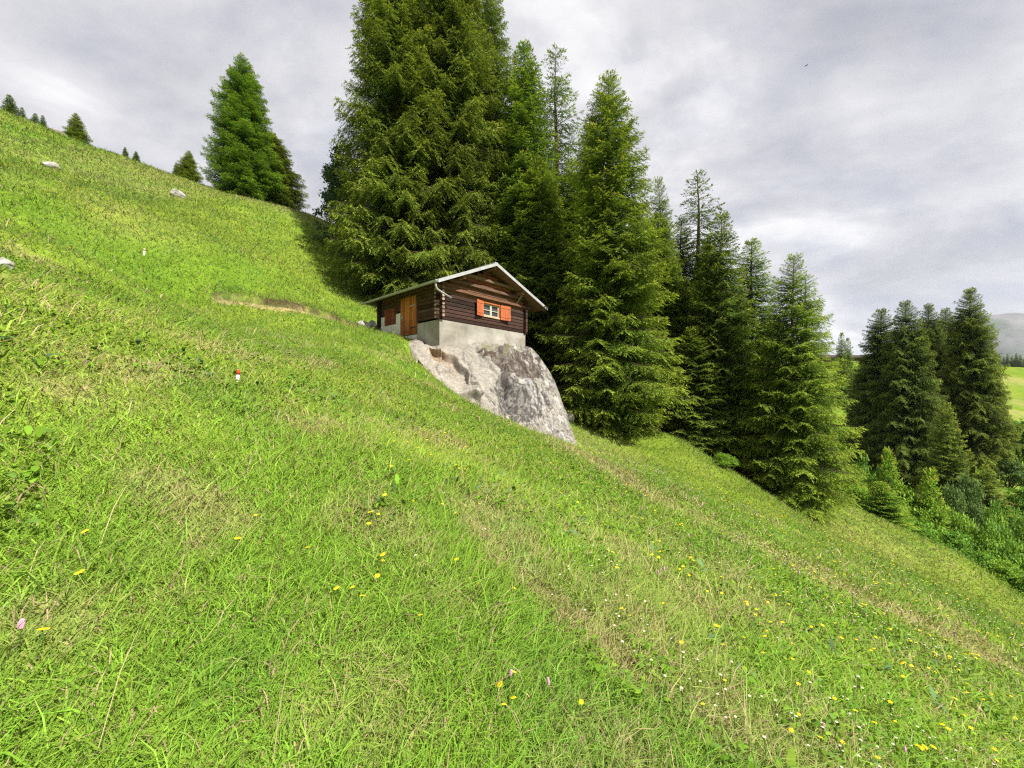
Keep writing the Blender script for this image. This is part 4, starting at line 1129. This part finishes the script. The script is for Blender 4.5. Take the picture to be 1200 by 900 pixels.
bl = [(1003, 35, 549, 1.9, 1, 'pale rounded bush right beside the grove end spruce'), (1022, 32, 560, 1.8, 1, 'pale round bush left of the spruce saplings'), (1008, 30, 568, 1.6, 2, 'yellow green low bush below the pale rounded bush'),
      (1056, 30.5, 566, 1.9, 2, 'leafy bush just right of the low wide sapling'), (1080, 29.5, 583, 1.9, 2, 'mid green bush in the middle of the bush band'), (1075, 28, 603, 1.5, 0, 'dark green bush at the meadow edge below the saplings'),
      (1100, 29, 607, 1.7, 0, 'dark shaded bush at the meadow edge, centre of the band'), (1104, 32, 588, 1.8, 2, 'bright bush top behind the dark shaded bush'), (1123, 27.5, 617, 1.9, 0, 'largest dark bush at the meadow edge'),
      (1128, 31, 600, 1.8, 2, 'sunny yellow green bush behind the largest dark bush'), (1150, 26, 640, 1.5, 0, 'bush with a notch of shade right of the largest dark bush'), (1152, 30, 617, 1.9, 1, 'broad bush behind the shaded notch'),
      (1172, 25, 652, 1.4, 2, 'bright yellow green bush low at the right edge of the meadow'), (1178, 29, 632, 1.9, 1, 'mid green bush above the bright low bush at right'), (1196, 24.5, 668, 1.5, 1, 'bush cut by the right picture edge, lowest of the band'),
      (1202, 28, 645, 1.9, 0, 'dark bush cut by the right picture edge above the lowest one'), (1136, 40, 560, 1.8, 3, 'bluish bush at the foot of the tallest gully spruce'), (1118, 38, 572, 1.5, 3, 'bluish low bush at the foot of the young conical spruce'),
      (1184, 52, 540, 2.4, 3, 'dull green bush on the far bank at right'), (1200, 60, 490, 4.2, 0, 'tall dark bush high on the far bank at the right edge'), (1180, 40, 590, 1.6, 0, 'dark bush low on the far bank'), (1200, 44, 570, 2.2, 0, 'dark bush on the brown bank at the right edge'),
      (1172, 62, 520, 2.6, 0, 'dark bush behind the right end of the gully clump'), (1205, 36, 610, 2.0, 1, 'green bush above the band at the right edge'), (1165, 35, 600, 1.6, 1, 'green bush behind the band below the rounded young spruce')]
for px, d, top, rd, k_, lb in bl: place_shrub(pr[k_], px, d, top + (5 if px > 1060 and d < 33 else 0), rd * .95, lb)

# ------------------------------------------------------------------ far building and mountain
fb = P(1004, 424, 165)
barn = empty('barn', (fb[0] - 6, fb[1], fb[2] - .8), 0, 'long low dark barn on the far meadow between the spruces', 'barn')
m = MB(); m.box(-14, 14, 0, 7, -.5, 2.6); m.build('wall', M_dark, barn)
m = MB(); m.hexa([(-15, -1, 2.6), (15, -1, 2.6), (15, 8, 2.6), (-15, 8, 2.6), (-15, 3, 4.0), (15, 3, 4.0), (15, 4, 4.0), (-15, 4, 4.0)]); m.build('roof', M_dark, barn)
m = MB(); m.box(4, 4.8, 3.1, 3.9, 3.9, 5.3); m.build('chimney', M_rock, barn)
g_ = np.linspace(0, 1, 90); g2 = np.linspace(0, 1, 40)
GX, GY = np.meshgrid(g_, g2, indexing='ij')
mx = 2400 + GX * 3800; my = 2700 + GY * 1500
ridge = 770 * sstep(.40, .60, GX) * (1 + .10 * GX) 
mz = ridge * sstep(0, .75, GY) * (.9 + .22 * fbm(mx / 420, my / 420, 83)) - 60 + 40 * (fbm(mx / 130, my / 130, 85) - .5)
ii = np.arange(mz.size).reshape(mz.shape)
fm = np.stack([ii[:-1, :-1], ii[1:, :-1], ii[1:, 1:], ii[:-1, 1:]], -1).reshape(-1, 4)
al = fbm(mx / 300, my / 180, 87)[..., None]
mc = np.array([.10, .125, .085]) + (np.array([.16, .155, .15]) - np.array([.10, .125, .085])) * sstep(.4, .6, al)
link('mountain', mesh_np('mountain', np.c_[mx.ravel(), my.ravel(), mz.ravel()], [fm], mc.reshape(-1, 3), True),
     surf('alpine_slope', attr=True, noise=[(.01, (.8, .8, .8), (1.2, 1.2, 1.2))], rough=1, spec=0), kind='structure')

# ------------------------------------------------------------------ haze
if True:
    hb = MB(); hb.box(-700, 6900, -300, 4400, -150, 900)
    hm, nt, N, L = new_mat('haze'); out = N('ShaderNodeOutputMaterial'); pv = N('ShaderNodeVolumePrincipled')
    pv.inputs['Color'].default_value = (.74, .80, .92, 1); pv.inputs['Density'].default_value = .00005; pv.inputs['Anisotropy'].default_value = 0
    L(pv.outputs[0], out.inputs['Volume'])
    hb.build('haze', hm, kind='stuff', label='thin pale air between the meadow and the far mountain', cat='haze')

# ------------------------------------------------------------------ sky, sun, camera
sun_az = np.array([.76, -.65]); ELV = 47
w = bpy.data.worlds.new('World'); S.world = w; w.use_nodes = True
nt = w.node_tree; nt.nodes.clear(); N = nt.nodes.new; L = nt.links.new
out = N('ShaderNodeOutputWorld'); bg = N('ShaderNodeBackground'); L(bg.outputs[0], out.inputs[0]); bg.inputs['Strength'].default_value = .1
sky = N('ShaderNodeTexSky'); sky.sky_type = 'NISHITA'; sky.sun_disc = False; sky.sun_elevation = R(ELV)
sky.sun_rotation = math.atan2(sun_az[0], sun_az[1]); sky.altitude = 1500; sky.air_density = 1; sky.dust_density = 2
tc = N('ShaderNodeTexCoord'); sp = N('ShaderNodeSeparateXYZ'); L(tc.outputs['Generated'], sp.inputs[0])
ad = N('ShaderNodeMath'); ad.operation = 'ADD'; ad.inputs[1].default_value = .35; L(sp.outputs['Z'], ad.inputs[0])
mxn = N('ShaderNodeMath'); mxn.operation = 'MAXIMUM'; mxn.inputs[1].default_value = .12; L(ad.outputs[0], mxn.inputs[0])
dv_ = N('ShaderNodeVectorMath'); dv_.operation = 'DIVIDE'; cb = N('ShaderNodeCombineXYZ')
for k_ in range(3): L(mxn.outputs[0], cb.inputs[k_])
L(tc.outputs['Generated'], dv_.inputs[0]); L(cb.outputs[0], dv_.inputs[1])
mp = N('ShaderNodeMapping'); mp.inputs['Rotation'].default_value = (0, 0, .5); mp.inputs['Scale'].default_value = (1.0, 1.5, .6); mp.inputs['Location'].default_value = (1.3, 4.1, 0); L(dv_.outputs[0], mp.inputs[0])
n1_ = noise_node(nt, mp.outputs[0], 1.7, 8, .52); n1_.inputs['Distortion'].default_value = .5
n2_ = noise_node(nt, mp.outputs[0], 4.2, 8, .55)
cl = ramp(nt, n1_.outputs['Fac'], [(.34, (2.13, 2.12, 2.25)), (.44, (2.56, 2.54, 2.67)), (.54, (2.90, 2.87, 2.96)), (.63, (3.6, 3.56, 3.58))])
cl2 = ramp(nt, n2_.outputs['Fac'], [(.34, (.84, .84, .86)), (.66, (1.13, 1.13, 1.12))])
cc = mixc(nt, 'MULTIPLY', 1.0, cl.outputs[0], cl2.outputs[0])
cov = ramp(nt, n2_.outputs['Fac'], [(.25, (.86, .86, .86)), (.5, (.97, .97, .97))])
fin = mixc(nt, 'MIX', cov.outputs[0], sky.outputs[0], cc)
L(fin, bg.inputs['Color'])

sl = bpy.data.lights.new('sun', 'SUN'); sl.energy = 3.4; sl.angle = R(.6); sl.color = (1, .955, .88)
so = bpy.data.objects.new('sun', sl); COL.objects.link(so)
from mathutils import Vector
tosun = Vector((sun_az[0] * math.cos(R(ELV)), sun_az[1] * math.cos(R(ELV)), math.sin(R(ELV))))
so.rotation_euler = tosun.to_track_quat('Z', 'Y').to_euler(); so.location = tosun * 60

cam = bpy.data.cameras.new('camera'); co = bpy.data.objects.new('camera', cam); COL.objects.link(co); S.camera = co
cam.sensor_fit = 'HORIZONTAL'; cam.sensor_width = 36; cam.lens = 36 * F / 1200; cam.shift_y = (HY - 450) / 1200
cam.clip_start = .05; cam.clip_end = 20000
co.rotation_euler = (R(90), 0, 0)
S.view_settings.view_transform = 'Standard'; S.view_settings.look = 'None'; S.view_settings.gamma = 1; S.view_settings.exposure = 1.44
S.view_settings.use_curve_mapping = False
S.cycles.max_bounces = 6; S.cycles.diffuse_bounces = 3; S.cycles.transmission_bounces = 4; S.cycles.transparent_max_bounces = 4
S.cycles.volume_bounces = 0; S.cycles.sample_clamp_indirect = 2.5; S.cycles.filter_width = 1.25
S.cycles.use_denoising = False
